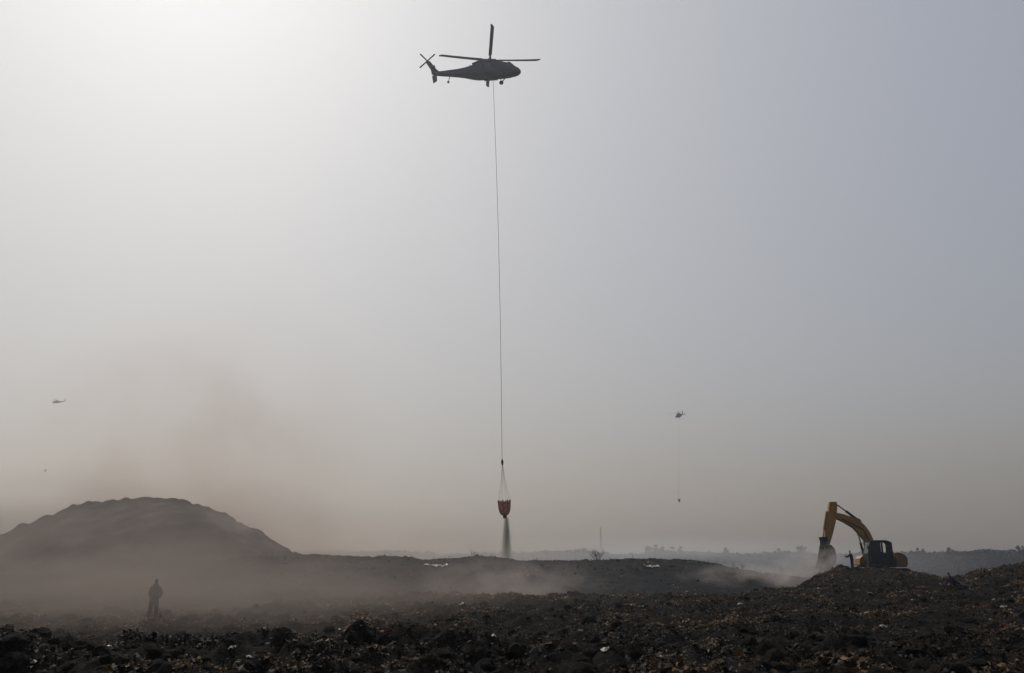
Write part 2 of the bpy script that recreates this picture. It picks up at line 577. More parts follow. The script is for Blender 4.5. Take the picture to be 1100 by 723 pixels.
# ------------------------------------------------------------------ litter (uncountable)
def litter(name, n, ymin, ymax, pal, smin, smax, label, seed, umin=-0.72, umax=0.72, hf=ground_h, fade=1.0):
    g = np.random.default_rng(seed)
    yy = np.exp(g.uniform(math.log(ymin), math.log(ymax), n * 3))
    xx = g.uniform(umin, umax, n * 3) * yy
    m = fbm(xx, yy, 2.6, 3, seed + 5)
    keep = g.random(n * 3) < np.clip(0.35 + 1.5 * m, 0.04, 1)
    xx, yy = xx[keep][:n], yy[keep][:n]
    n = len(xx)
    zz = hf(xx, yy)
    size = smin * (smax / smin) ** (g.random(n) ** 2.4)
    size = np.maximum(size, 0.0032 * yy * g.uniform(.5, 1.4, n))
    NA, NB = 5, 2
    a, b = np.meshgrid(np.linspace(-.5, .5, NA), np.linspace(-.5, .5, NB), indexing='ij')
    a, b = a.ravel(), b.ravel()
    K = NA * NB
    P = np.zeros((n, K, 3))
    asp = (0.10 + 0.7 * g.random(n) ** 2.6)[:, None]
    bend = g.normal(0, 1.0, (n, 1)); ph0 = g.uniform(0, 6.28, (n, 1)); fr = g.uniform(3, 9, (n, 1))
    sz = size[:, None]
    P[:, :, 0] = a[None] * sz
    P[:, :, 1] = (b[None] * asp * (1 - 0.6 * np.abs(a[None]) * g.random((n, 1))) + bend * a[None] ** 2 * .5) * sz
    P[:, :, 2] = (0.17 * np.sin(a[None] * fr + ph0 + b[None] * 1.5) - 0.5 * np.abs(bend) * a[None] ** 2) * sz
    P += g.normal(0, 0.045, P.shape) * sz[:, :, None]
    th, ti, ph = g.uniform(0, 2 * math.pi, n), np.abs(g.normal(0, 0.6, n)), g.uniform(0, 2 * math.pi, n)
    def rot(ax, an):
        c, s = np.cos(an), np.sin(an)
        Rm = np.zeros((n, 3, 3))
        i, j = [(1, 2), (2, 0), (0, 1)][ax]
        Rm[:, ax, ax] = 1
        Rm[:, i, i] = c; Rm[:, j, j] = c; Rm[:, i, j] = -s; Rm[:, j, i] = s
        return Rm
    Rm = rot(2, ph) @ rot(0, ti) @ rot(2, th)
    P = np.einsum('nij,nkj->nki', Rm, P)
    P += np.stack([xx, yy, zz + size * 0.20 * np.sin(ti) + 0.012], -1)[:, None, :]
    q = []
    for i in range(NA - 1):
        k = i * 2
        q.append((k, k + 2, k + 3, k + 1))
    q = np.array(q)
    F = (q[None] + (np.arange(n) * K)[:, None, None]).reshape(-1, 4)
    me = bpy.data.meshes.new(name)
    me.from_pydata(P.reshape(-1, 3), [], F.tolist())
    me.polygons.foreach_set('use_smooth', np.ones(len(F), bool))
    w_ = np.array([p[0] for p in pal], float)
    colr = np.array([p[1] for p in pal], float)
    # neighbouring scraps tend to be of one kind: rank by a noise field, palette sorted dark to pale
    od = np.argsort(colr.sum(1)); colr, w_ = colr[od], w_[od]
    val = fbm(xx, yy, 0.8, 3, 91) + 0.7 * fbm(xx, yy, 3.0, 2, 95) + g.normal(0, 0.42, n)
    rank = np.argsort(np.argsort(val)) / n
    pick = np.searchsorted(np.cumsum(w_ / w_.sum()), rank, side='right').clip(0, len(pal) - 1)
    colr = colr * np.array([1.22, 1.05, 0.84])
    # charred patches with their own shapes
    burnt = fbm(xx, yy, 4.0, 3, 40) + 0.35 * fbm(xx, yy, 1.3, 2, 45)
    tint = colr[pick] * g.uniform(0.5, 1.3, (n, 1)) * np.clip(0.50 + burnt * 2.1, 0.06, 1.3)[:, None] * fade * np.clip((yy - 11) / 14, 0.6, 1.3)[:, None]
    at_ = me.color_attributes.new('tint', 'FLOAT_COLOR', 'POINT')
    full = np.ones((n, K, 4))
    full[:, :, :3] = tint[:, None, :]
    at_.data.foreach_set('color', full.ravel())
    o = obj(name, me, M['litter'])
    return tag(o, label, 'rubbish', kind='stuff')

PAL = [(28, (0.020, 0.017, 0.014)), (26, (0.050, 0.035, 0.022)), (22, (0.10, 0.067, 0.040)), (10, (0.17, 0.122, 0.078)),
       (3.5, (0.23, 0.19, 0.145)), (0.9, (0.36, 0.33, 0.29)), (1.5, (0.03, 0.045, 0.07)), (1.6, (0.13, 0.045, 0.03)), (1.2, (0.05, 0.07, 0.04))]
litter('rubbish_litter', 190000, 9.5, 90, PAL, 0.03, 0.20, 'shredded rags, plastic and paper covering the burnt ground', 11, fade=0.85)
litter('ridge_litter', 4500, 64, 97, PAL, 0.06, 0.3, 'thin scatter of rubbish on the slope of the ridge', 12, -.62, .33, ridge_h, 0.8)

# clods: lumps of compacted waste (uncountable)
def clods(name, n, ymin, ymax, rmin, rmax, mat, label, seed, umin=-.72, umax=.72):
    g = np.random.default_rng(seed)
    bm = bmesh.new()
    bmesh.ops.create_icosphere(bm, subdivisions=2, radius=1)
    V = np.array([v.co[:] for v in bm.verts]); F0 = np.array([[v.index for v in f.verts] for f in bm.faces])
    bm.free()
    yy = np.exp(g.uniform(math.log(ymin), math.log(ymax), n)); xx = g.uniform(umin, umax, n) * yy
    zz = ground_h(xx, yy)
    r = rmin * (rmax / rmin) ** (g.random(n) ** 2.2)
    PV = []
    for k in range(n):
        s = g.integers(0, 900)
        d = 1 + 0.55 * noise2(V[:, 0] * 1.5 + s, V[:, 1] * 1.5 + V[:, 2] * 1.1, 3) + 0.42 * noise2(V[:, 0] * 3.3 + s, V[:, 2] * 3.3 - V[:, 1] * 2, 5)
        p = V * d[:, None] * r[k] * np.array([g.uniform(.8, 1.5), g.uniform(.8, 1.3), g.uniform(.5, .95)])
        an = g.uniform(0, 6.28)
        c, s_ = math.cos(an), math.sin(an)
        p = p @ np.array([[c, s_, 0], [-s_, c, 0], [0, 0, 1]])
        PV.append(p + np.array([xx[k], yy[k], zz[k] + r[k] * 0.15]))
    me = bpy.data.meshes.new(name)
    FF = (F0[None] + (np.arange(n) * len(V))[:, None, None]).reshape(-1, 3)
    me.from_pydata(np.concatenate(PV), [], FF.tolist())
    o = obj(name, me, mat)
    return tag(o, label, 'rubble', kind='stuff')
clods('waste_clods', 3000, 10, 75, 0.04, 0.22, M['clod'], 'dark lumps of compacted waste strewn over the ground', 5)

# ------------------------------------------------------------------ pale scraps one can pick out
def scrap_mesh(seed, n=8):
    g = np.random.default_rng(seed)
    a, b = np.meshgrid(np.linspace(-.5, .5, n), np.linspace(-.35, .35, n), indexing='ij')
    rr = np.hypot(a / .5, b / .35)
    z = 0.22 * np.clip(1 - rr, 0, 1) + 0.10 * np.sin(a * 9 + g.uniform(0, 6)) * np.cos(b * 11 + g.uniform(0, 6)) + g.normal(0, .045, a.shape) + 0.05
    k = np.where(rr > 1, 1 / np.maximum(rr, 1e-6), 1.0) * (1 + .22 * np.sin(np.arctan2(b, a) * 3 + g.uniform(0, 6)))
    a = a * k + g.normal(0, .02, a.shape); b = b * k + g.normal(0, .02, a.shape)
    idx = np.arange(n * n).reshape(n, n)
    q = np.stack([idx[:-1, :-1], idx[:-1, 1:], idx[1:, 1:], idx[1:, :-1]], -1).reshape(-1, 4)
    me = bpy.data.meshes.new('plastic_scrap')
    me.from_pydata(np.stack([a, b, z], -1).reshape(-1, 3), [], q.tolist())
    me.polygons.foreach_set('use_smooth', np.ones(len(q), bool))
    me.materials.append(M['pale_plastic'])
    return me
SCR = [scrap_mesh(s) for s in range(6)]
spots = [(22, 713, 9, 'at the bottom left corner'), (36, 717, 8, 'second from the bottom left corner'), (116, 697, 6, 'in the dark heap below and left of the standing person'),
         (248, 701, 8, 'in the left foreground, right of the standing person'), (268, 710, 8, 'near the bottom edge, left of the middle'),
         (365, 679, 4, 'on the crest of the dark foreground heap'), (422, 656, 4, 'alone on the smoky flat below the ridge'),
         (497, 651, 6, 'on the flat below the hollow smoke'), (530, 690, 6, 'on the dark heap below the hanging bucket'),
         (679, 652, 7, 'brightest on the middle of the field'), (690, 653, 7, 'beside the brightest scrap of the middle field'),
         (650, 701, 10, 'widest, in the middle foreground'), (616, 714, 6, 'at the bottom edge, just right of the middle'), (710, 709, 6, 'in the foreground, right of the widest scrap'),
         (985, 680, 4, 'tiny, in the charred ground below the excavator'), (948, 676, 8, 'below the excavator on the charred slope'),
         (1078, 654, 6, 'near the right edge, below the heap'), (935, 640, 7, 'on the near face of the excavator heap'),
         (795, 651, 7, 'left of the excavator heap on the open field'), (1068, 645, 4, 'tiny, below the leaning person and to the right')]
def ground_hit(px, py):
    lo = 9.0
    p = at(px, py, 9.0)
    Yv = 9.0
    while Yv < 90:
        p = at(px, py, Yv)
        if p.z < float(ground_h(p.x, p.y)):
            break
        Yv += 0.15
    return Vector((p.x, p.y, float(ground_h(p.x, p.y))))
for i, (px, py, wpx, where) in enumerate(spots):
    p = ground_hit(px, py)
    o = bpy.data.objects.new('plastic_scrap', SCR[i % 6])
    COL.objects.link(o)
    s = wpx * p.y / 880 * 1.1
    o.location = p + Vector((0, 0, 0.03))
    o.scale = (s, s, s * 0.9)
    o.rotation_euler = (random.uniform(-.3, .3), random.uniform(-.3, .3), random.uniform(0, 6.28))
    tag(o, 'small pale crumpled plastic scrap ' + where, 'scrap', 'pale plastic scraps on the rubbish field')

# pale sheets on the ridge slope
def sheet(px, py, wpx, label):
    Yv = 63.0
    while Yv < 96:
        p = at(px, py, Yv)
        if p.z < top_h(p.x, p.y): break
        Yv += 0.2
    L = wpx * p.y / 880
    n, m_ = 14, 4
    vs = []
    for i in range(n):
        for j in range(m_):
            x = p.x + (i / (n - 1) - .5) * L
            yv = p.y + (j / (m_ - 1) - .5) * 0.8 + 0.25 * math.sin(i * 1.7)
            vs.append((x - p.x, yv - p.y, top_h(x, yv) + 0.06 + random.uniform(0, .16) - p.z))
    fs = [(i * m_ + j, i * m_ + j + 1, (i + 1) * m_ + j + 1, (i + 1) * m_ + j) for i in range(n - 1) for j in range(m_ - 1)]
    o = MB().add(vs, fs).build('plastic_sheet', M['pale_plastic'])
    o.location = p
    tag(o, label, 'sheet', 'pale sheets lying on the ridge')
sheet(468, 609.5, 26, 'pale strip of sheeting on the smoky ridge, left of the hanging bucket')
sheet(700, 610, 16, 'short pale strip of sheeting on the ridge, right of the bare shrub')

# ------------------------------------------------------------------ helicopter (nose along +X, wheels at z = 0, rotor mast at x = 0)
def sup(cx, cz, hw, hh, n=24, p=2.6, x=0.0, flat=0.0):
    r = []
    for k in range(n):
        a = 2 * math.pi * k / n
        c, s = math.cos(a), math.sin(a)
        yy = hw * math.copysign(abs(c) ** (2 / p), c)
        zz = hh * math.copysign(abs(s) ** (2 / p), s)
        r.append((x, yy, cz + zz))
    return r

def make_helicopter():
    t = empty('helicopter')
    H, D = M['heli'], M['heli_dark']
    st = [(4.82, 1.10, 1.30, .10), (4.72, .92, 1.52, .36), (4.45, .76, 1.76, .66), (4.0, .64, 1.98, .88), (3.5, .57, 2.22, 1.0), (3.0, .53, 2.58, 1.08),
          (2.5, .50, 2.80, 1.13), (1.8, .48, 2.88, 1.17), (0.5, .46, 2.90, 1.18), (-1.0, .46, 2.90, 1.18), (-2.0, .48, 2.86, 1.16), (-2.7, .58, 2.74, 1.06),
          (-3.4, .72, 2.60, .88), (-4.2, .90, 2.46, .68), (-5.2, 1.06, 2.36, .52), (-6.6, 1.26, 2.28, .41), (-8.0, 1.45, 2.22, .32), (-8.9, 1.58, 2.18, .24), (-9.15, 1.74, 2.1, .12)]
    body = MB().loft([sup(0, (a + b) / 2, hw, (b - a) / 2, x=x, p=3.0 if x < 3.2 else 2.4) for x, a, b, hw in st]).build('fuselage', H, t, smooth=True)
    # upper deck: rotor fairing and two engine nacelles
    st2 = [(2.5, 2.72, 2.80, .45), (2.0, 2.7, 3.05, .62), (1.2, 2.7, 3.28, .66), (0.2, 2.7, 3.38, .62), (-0.9, 2.7, 3.30, .55), (-2.0, 2.6, 3.10, .45), (-3.2, 2.4, 2.75, .30), (-3.9, 2.3, 2.45, .14)]
    MB().loft([sup(0, (a + b) / 2, hw, (b - a) / 2, x=x, n=16) for x, a, b, hw in st2]).build('rotor_fairing', H, t, smooth=True)
    for s in (-1, 1):
        r = []
        for x, zc, rr in [(1.0, 2.98, .26), (0.8, 2.98, .32), (-0.2, 2.98, .35), (-1.2, 2.94, .35), (-2.0, 2.84, .31), (-2.5, 2.72, .24)]:
            r.append([(x, s * .78 + rr * math.cos(2 * math.pi * k / 14), zc + rr * math.sin(2 * math.pi * k / 14)) for k in range(14)])
        en = MB().loft(r).build('engine_nacelle', H, t, smooth=True)
        MB().tube([(-2.45, s * .78, 2.72), (-2.85, s * .86, 2.62)], [.21, .20], 14).build('exhaust', D, en, smooth=True)
        # glazing, set a little proud of the skin
        MB().add([(4.02, s * .52, 1.92), (3.12, s * .60, 2.54), (3.04, s * .06, 2.63), (3.95, s * .06, 2.05)], [(0, 1, 2, 3)]).build('windshield', M['cabin_glass'], t)
        MB().add([(3.95, s * .93, 1.35), (2.75, s * 1.165, 1.35), (2.75, s * 1.12, 2.45), (3.12, s * 1.03, 2.45), (3.75, s * .90, 1.9)], [(0, 1, 2, 3, 4)]).build('cockpit_window', M['cabin_glass'], t)
        dr = MB().box(-1.15, 1.05, s * 1.185 - .02, s * 1.185 + .02, .72, 2.6).build('cabin_door', H, t, bevel=.015)
        for x0 in (-.95, .1):
            MB().box(x0, x0 + .8, s * 1.21 - .012, s * 1.21 + .012, 1.55, 2.35).build('window', M['cabin_glass'], dr)
        # main gear
        MB().tube([(2.35, s * 1.0, 1.0), (1.62, s * 1.33, .34)], [.10, .075], 8).build('gear_strut', D, t)
        MB().tube([(1.55, s * 1.2, 1.5), (1.6, s * 1.33, .5)], .06, 8).build('shock_absorber', D, t)
        wh = MB().lathe([(.12, -.12), (.28, -.12), (.345, -.07), (.345, .07), (.28, .12), (.12, .12)], 18).build('main_wheel', M['rubber'], t, smooth=True)
        wh.location = (1.6, s * 1.36, .34); wh.rotation_euler = (R(90), 0, 0)
        MB().tube([(0, 0, -.13), (0, 0, .13)], .13, 10).build('hub', M['steel'], wh)
        # exhaust of cabin step / belly box
    MB().box(-1.05, -.62, -.62, -.12, .02, .60).build('belly_box', D, t, bevel=.04)
    MB().tube([(0.28, 0, .52), (0.28, 0, .18)], [.09, .05], 8).build('cargo_hook', M['steel'], t)
    # tail wheel
    MB().tube([(-6.5, 0, 1.45), (-6.85, 0, .35)], [.07, .05], 8).build('gear_strut', D, t)
    tw = MB().lathe([(.06, -.08), (.15, -.08), (.2, -.04), (.2, .04), (.15, .08), (.06, .08)], 14).build('tail_wheel', M['rubber'], t, smooth=True)
    tw.location = (-6.88, 0, .2); tw.rotation_euler = (R(90), 0, 0)
    # fin
    fin = [(-8.0, 2.1), (-8.55, 2.55), (-9.55, 4.15), (-9.75, 4.3), (-10.25, 4.28), (-10.3, 4.1), (-9.55, 2.7), (-9.5, 2.2), (-9.2, 1.75)]
    MB().prism(fin, -.11, .11).build('tail_fin', H, t, bevel=.05)
    # stabilator, trailing edge drooped
    q = Matrix.Rotation(R(-34), 3, 'Y')
    sb = MB()
    for s in (-1, 1):
        vs = []
        for (x, yy, z) in [(-.35, s * .2, .05), (-.35, s * 2.15, .03), (.55, s * .2, .06), (.40, s * 2.15, .035)]:
            for dz in (-z, z):
                v = q @ Vector((x - .2, 0, dz))
                vs.append((v.x - 8.95, yy, v.z + 1.9))
        sb.add(vs, [(0, 2, 3, 1), (4, 5, 7, 6), (0, 1, 5, 4), (2, 6, 7, 3), (0, 4, 6, 2), (1, 3, 7, 5)])
    sb.box(-9.25, -8.7, -.25, .25, 1.80, 2.0)
    sb.build('stabilator', H, t)
    # tail rotor on the right side of the fin
    tr = empty('tail_rotor'); tr.parent = t; tr.location = (-10.0, -.30, 4.12); tr.rotation_euler = (R(8), 0, 0)
    MB().tube([(0, .28, 0), (0, -.12, 0)], .13, 10).build('hub', D, tr)
    for k in range(4):
        a = R(40 + 90 * k)
        c, s = math.cos(a), math.sin(a)
        bl = MB().prism([(c * .1 - s * .1, s * .1 + c * .1), (c * 1.67 - s * .12, s * 1.67 + c * .12), (c * 1.67 + s * .12, s * 1.67 - c * .12), (c * .1 + s * .1, s * .1 - c * .1)], -.055, -.025)
        bl.build('blade', M['blade'], tr)
    # main rotor
    mr = empty('main_rotor'); mr.parent = t; mr.location = (0, 0, 3.74); mr.rotation_euler = (0, R(4.5), R(4.5))
    MB().tube([(0, 0, -.5), (0, 0, .1)], [.20, .17], 12).build('mast', D, mr)
    MB().lathe([(.12, -.06), (.46, -.06), (.5, 0), (.42, .07), (.12, .10)], 16).build('hub', D, mr, smooth=True)
    for k in range(4):
        a = k * math.pi / 2
        Rz = Matrix.Rotation(a, 3, 'Z')
        secs = []
        for (r0, ch, dz, tw_) in [(.35, .13, 0, 0), (1.0, .14, .02, 12), (1.3, .27, .03, 12), (3.5, .27, .13, 8), (6.0, .27, .29, 4), (7.6, .27, .42, 2), (8.18, .15, .46, 1)]:
            ring = []
            for (u, v) in [(-1, 0), (-.3, .10), (.5, .12), (1, 0), (.5, -.06), (-.3, -.05)]:
                p = Matrix.Rotation(R(tw_), 3, 'X') @ Vector((0, u * ch, v * ch))
                sw = -.18 if r0 > 8 else 0
                ring.append(Rz @ Vector((r0, p.y + sw, p.z + dz)))
            secs.append(ring)
        MB().loft(secs).build('blade', M['blade'], mr, smooth=True)
        MB().tube([Rz @ Vector((.5, .16, .03)), Rz @ Vector((1.1, .14, .05))], .05, 6).build('damper', D, mr)
    MB().add([(-3.0, -.02, 2.7), (-3.0, .02, 2.7), (-3.25, 0, 3.2), (-3.4, .02, 2.65), (-3.4, -.02, 2.65)], [(0, 1, 2), (1, 3, 2), (3, 4, 2), (4, 0, 2)]).build('antenna', D, t)
    return t

HY = 110.0
heli = make_helicopter()
hub = at(526.2, 64.5, HY)
heli.location = hub - Vector((-.28, 0, 3.73))
heli.rotation_euler = (0, R(-4.5), 0)
tag(heli, 'large dark helicopter hovering high above, the nearest, seen from below side-on', 'helicopter', 'helicopters carrying water buckets')
h2 = copy_tree(heli)
for c_ in h2.children:
    if c_.name.startswith('main_rotor'):
        c_.rotation_euler = (R(2), R(-6), R(24))
h2.location = at(729, 443.5, 560) - Vector((0, 0, 3.7))
h2.rotation_euler = (R(3), R(13), R(180 + 58))
tag(h2, 'small distant helicopter seen from its front quarter, above the excavator arm', 'helicopter', 'helicopters carrying water buckets')
h3 = copy_tree(heli)
h3.location = at(61, 431, 880) - Vector((0, 0, 2.6))
h3.rotation_euler = (0, R(2), R(178))
tag(h3, 'tiny hazy helicopter in profile above the big mound', 'helicopter', 'helicopters carrying water buckets')

# ------------------------------------------------------------------ buckets on long lines
def make_bucket():
    t = empty('water_bucket')                      # origin at the bottom of the shell
    n = 16
    prof = [(.30, 0), (.55, .18), (.74, .62), (.82, 1.15), (.84, 1.62), (.83, 1.72)]
    secs = []
    for r, z in prof:
        secs.append([(r * (1 + .035 * math.cos(k * math.pi)) * math.cos(2 * math.pi * k / n), r * (1 + .035 * math.cos(k * math.pi)) * math.sin(2 * math.pi * k / n), z) for k in range(n)])
    sh = MB().loft(secs, closed=False).build('shell', M['bucket_cloth'], t)
    md = sh.modifiers.new('thick', 'SOLIDIFY'); md.thickness = .03
    ring = [(.84 * math.cos(2 * math.pi * k / 24), .84 * math.sin(2 * math.pi * k / 24), 1.72) for k in range(25)]
    MB().tube(ring, .06, 6).build('rim', M['bucket_rim'], t, smooth=True)
    for k in range(8):
        a = 2 * math.pi * (k + .5) / 8
        MB().tube([((r + .03) * math.cos(a), (r + .03) * math.sin(a), z) for r, z in prof], .035, 5).build('rib_strap', M['bucket_rim'], sh)
        MB().box(.84 * math.cos(a) - .10, .84 * math.cos(a) + .10, .84 * math.sin(a) - .10, .84 * math.sin(a) + .10, 1.76, 2.02).build('rim_float', M['bucket_rim'], t, bevel=.03)
        MB().tube([(.84 * math.cos(a), .84 * math.sin(a), 1.98), (.27 * math.cos(a), .27 * math.sin(a), 4.6), (.06 * math.cos(a), .06 * math.sin(a), 7.0)], .012, 4).build('suspension_line', M['cable'], t)
    MB().lathe([(.10, -.42), (.25, -.40), (.28, -.05), (.31, .05)], 14).build('dump_valve', M['rubber'], t, smooth=True)
    MB().lathe([(.05, 6.85), (.16, 6.95), (.18, 7.35), (.08, 7.6), (.03, 7.75)], 10).build('control_head', M['machine_dark'], t, smooth=True)
    return t

def line(p0, p1, sway, rad, label):
    pts = []
    for i in range(25):
        s = i / 24
        p = p0.lerp(p1, s)
        p.x += sway * math.sin(math.pi * s)
        pts.append(p - p1)
    o = MB().tube(pts, rad, 6).build('hoist_cable', M['cable'])
    o.location = p1
    return tag(o, label, 'cable', 'long lines under the helicopters')

bucket = make_bucket()
bp_ = at(542.3, 553.5, HY + 0.6)
bucket.location = bp_
bucket.rotation_euler = (0, R(-3), R(10))
tag(bucket, 'red-brown fabric water bucket hanging mid-air and dumping water over the ridge', 'bucket', 'water buckets')
hk = heli.location + Matrix.Rotation(R(-4.5), 3, 'Y') @ Vector((.28, 0, .16))
tp = bp_ + Matrix.Rotation(R(-3), 3, 'Y') @ Vector((0, 0, 7.7))
line(hk, tp, 0.25, .03, 'long thin cable from the nearest helicopter down to the red-brown bucket')

b2 = copy_tree(bucket)
b2.location = at(729.8, 539, 560)
tag(b2, 'small dark bucket dangling far off, left of the excavator arm', 'bucket', 'water buckets')
line(h2.location + Vector((0, 0, .3)), b2.location + Vector((0, 0, 7.6)), 0.4, .028, 'hair-thin cable under the distant front-facing helicopter')
b3 = copy_tree(bucket)
b3.location = at(48.5, 506.5, 880)
tag(b3, 'tiny speck of a bucket hanging above the left flank of the mound', 'bucket', 'water buckets')
line(h3.location + Vector((0, 0, .3)), b3.location + Vector((0, 0, 7.6)), -1.0, .02, 'barely visible cable under the hazy helicopter above the mound')

# ------------------------------------------------------------------ excavator (local metres from its side view, facing -X)
def ex(px, py, dy=0.41):
    p = at(px, py, EXC_Y + dy) - EXC
    return (p.x, p.z)
def make_excavator():
    t = empty('excavator')
    Yl, Dk = M['yellow'], M['machine_dark']
    # undercarriage
    for s in (-1, 1):
        L, rr = 1.65, .46
        pts = []
        for k in range(13):
            a = math.pi / 2 + math.pi * k / 12
            pts.append((-L + rr * math.cos(a), rr + rr * math.sin(a)))
        for k in range(13):
            a = -math.pi / 2 + math.pi * k / 12
            pts.append((L + rr * math.cos(a), rr + rr * math.sin(a)))
        tk = MB().prism(pts, s * 1.05 - .3, s * 1.05 + .3).build('track', M['track'], t)
        # track shoes
        per, tot = [], 0
        loop = pts + [pts[0]]
        for a, b in zip(loop[:-1], loop[1:]):
            d = math.hypot(b[0] - a[0], b[1] - a[1])
            m_ = max(1, round(d / .19))
            for i in range(m_):
                f = (i + .5) / m_
                per.append((a[0] + (b[0] - a[0]) * f, a[1] + (b[1] - a[1]) * f, math.atan2(b[1] - a[1], b[0] - a[0])))
        sm = MB().box(-.07, .07, -.32, .32, -.02, .03).mesh('track_shoe'); sm.materials.append(M['track'])
        for (x, z, a) in per:
            o = bpy.data.objects.new('track_shoe', sm); COL.objects.link(o); o.parent = tk
            o.location = (x, s * 1.05, z); o.rotation_euler = (0, -a, 0)
        MB().box(-1.5, 1.5, s * .72 - .04, s * .72 + .04, .25, .75).build('track_frame', Yl, t)
        for x in (-L, L):
            wl = MB().tube([(x, s * 1.05 - .34, rr), (x, s * 1.05 + .34, rr)], .22, 14).build('idler_wheel', M['steel'], t)
    MB().box(-1.0, 1.0, -.7, .7, .45, .85).build('centre_frame', Dk, t, bevel=.05)
    MB().lathe([(.62, .83), (.62, 1.02)], 24).build('slew_ring', M['steel'], t)
    # upper structure
    MB().box(-1.62, .76, -1.3, 1.3, 1.02, 1.22).build('deck', Dk, t, bevel=.03)
    cw = [ex(*p, -1.28) for p in [(963.6, 609.3), (974.0, 609.3), (975.6, 606.5), (975.2, 600), (972.8, 596.3), (966.5, 593.2), (963.6, 593.6)]]
    MB().prism(cw, -1.28, 1.28).build('counterweight', M['yellow_dusty'], t, bevel=.06)
    MB().box(.30, .74, -1.22, .2, 1.225, 2.28).build('side_panel', Dk, t, bevel=.05)
    hd = MB().box(-.2, .74, .72, 1.27, 1.225, 2.35).build('engine_hood', Dk, t, bevel=.06)
    MB().tube([(.45, 1.0, 2.3), (.45, 1.0, 2.75), (.55, 1.0, 2.85)], .06, 8).build('exhaust_pipe', M['steel'], hd)
    # cab: shell below, pillars, roof and panes above
    cab = empty('cab'); cab.parent = t; cab.location = (-.46, 0, .02)
    y0, y1 = -1.30, -.22
    MB().prism([(-1.08, 1.225), (1.02, 1.225), (1.10, 2.2), (-1.14, 2.2)], y0, y1).build('cab_shell', Dk, cab, bevel=.04)
    roof = [(-.86, 3.12), (-.80, 3.27), (-.3, 3.33), (.6, 3.33), (.92, 3.24), (1.12, 3.02), (1.0, 3.0), (.8, 3.14)]
    MB().prism(roof, y0, y1).build('cab_roof', Dk, cab, bevel=.03)
    for (xa, xb, xc, xd) in [(-1.14, -1.02, -.76, -.86), (-.08, .06, .06, -.08), (.56, .70, .72, .58), (.96, 1.10, 1.10, .98)]:
        for ya in (y0, y1 - .08):
            MB().prism([(xa, 2.19), (xb, 2.19), (xc, 3.16), (xd, 3.14)], ya, ya + .08).build('pillar', Dk, cab)
    gl = M['cabin_glass']
    MB().prism([(-1.02, 2.2), (-.08, 2.2), (-.08, 3.13), (-.78, 3.13)], y0 + .03, y0 + .05).build('door_pane', gl, cab)
    MB().prism([(-1.11, 2.2), (-1.09, 2.2), (-.83, 3.13), (-.85, 3.13)], y0 + .08, y1 - .08).build('front_pane', gl, cab)
    MB().prism([(.70, 2.2), (.97, 2.2), (1.0, 3.0), (.72, 3.1)], y0 + .03, y0 + .05).build('rear_side_pane', gl, cab)
    MB().box(-.35, .05, y0 + .3, y1 - .25, 2.0, 2.95).build('operator_seat', M['rubber'], cab, bevel=.06)
    MB().tube([(-.95, y0 - .02, 1.5), (-.95, y0 - .06, 2.6)], .02, 6).build('grab_rail', M['steel'], cab)
    # front bracket carrying the boom cylinders
    MB().prism([ex(*p, -.15) for p in [(923.5, 607), (923.5, 600), (926.5, 597), (932, 596), (937, 607)]], -.15, .95).build('front_bracket', Yl, t, bevel=.05)
    # boom
    up = [(898.2, 551.0), (904.7, 552.2), (914, 555.3), (923, 559.6), (929, 565.5), (933.2, 571.4), (936, 577), (938.2, 583), (939.5, 596)]
    dn = [(934.5, 597.5), (933, 589.7), (929.5, 582.5), (923.8, 575.4), (916.4, 567.4), (908, 562.2), (900, 558.2), (896.5, 555.8), (896, 552.6)]
    boom = MB().prism([ex(*p) for p in up + dn], .16, .66).build('boom', Yl, t, bevel=.04)
    for k in (.12, .70):
        MB().tube([(*ex(903, 557.5)[:1], k - .02, ex(903, 557.5)[1]), (ex(926, 569)[0], k - .02, ex(926, 569)[1]), (ex(935, 586)[0], k - .02, ex(935, 586)[1])], .035, 6).build('hydraulic_hose', M['rubber'], boom)
    for yb in (.02, .80):
        p0, p1, pm = ex(924.0, 574), ex(930.5, 598.5), ex(926.3, 583)
        MB().tube([(p1[0], yb, p1[1]), (pm[0], yb, pm[1])], .105, 10).build('boom_cylinder', Dk, t)
        MB().tube([(pm[0], yb, pm[1]), (p0[0], yb, p0[1])], .06, 8).build('boom_piston', M['steel'], t)
    MB().tube([(ex(924, 574)[0], -.06, ex(924, 574)[1]), (ex(924, 574)[0], .88, ex(924, 574)[1])], .09, 10).build('boom_pin', M['steel'], t)
    # stick
    stick = [(890.4, 539.2), (897.8, 539.0), (898.6, 543), (898.2, 552), (897, 561), (893.5, 575), (890, 587), (886.5, 588), (884.6, 584.5), (886.2, 571), (888.4, 553)]
    sk = MB().prism([ex(*p) for p in stick], .20, .62).build('stick', Yl, t, bevel=.035)
    a0, a1, a2 = ex(897.4, 541), ex(908.5, 549.0), ex(922, 559.0)
    MB().tube([(a0[0], .41, a0[1]), (a1[0], .41, a1[1])], .065, 8).build('stick_piston', M['steel'], t)
    MB().tube([(a1[0], .41, a1[1]), (a2[0], .41, a2[1])], .12, 10).build('stick_cylinder', Dk, t)
    MB().prism([ex(919.5, 558.5), ex(921.5, 556.5), ex(924.5, 559), ex(924.5, 562)], .28, .54).build('cylinder_lug', Yl, t)
    c0, c1, c2 = ex(888.2, 549.5), ex(885.2, 569), ex(884.0, 578)
    MB().tube([(c0[0], .41, c0[1]), (c1[0], .41, c1[1])], .11, 10).build('bucket_cylinder', Yl, t)
    MB().tube([(c1[0], .41, c1[1]), (c2[0], .41, c2[1])], .06, 8).build('bucket_piston', M['steel'], t)
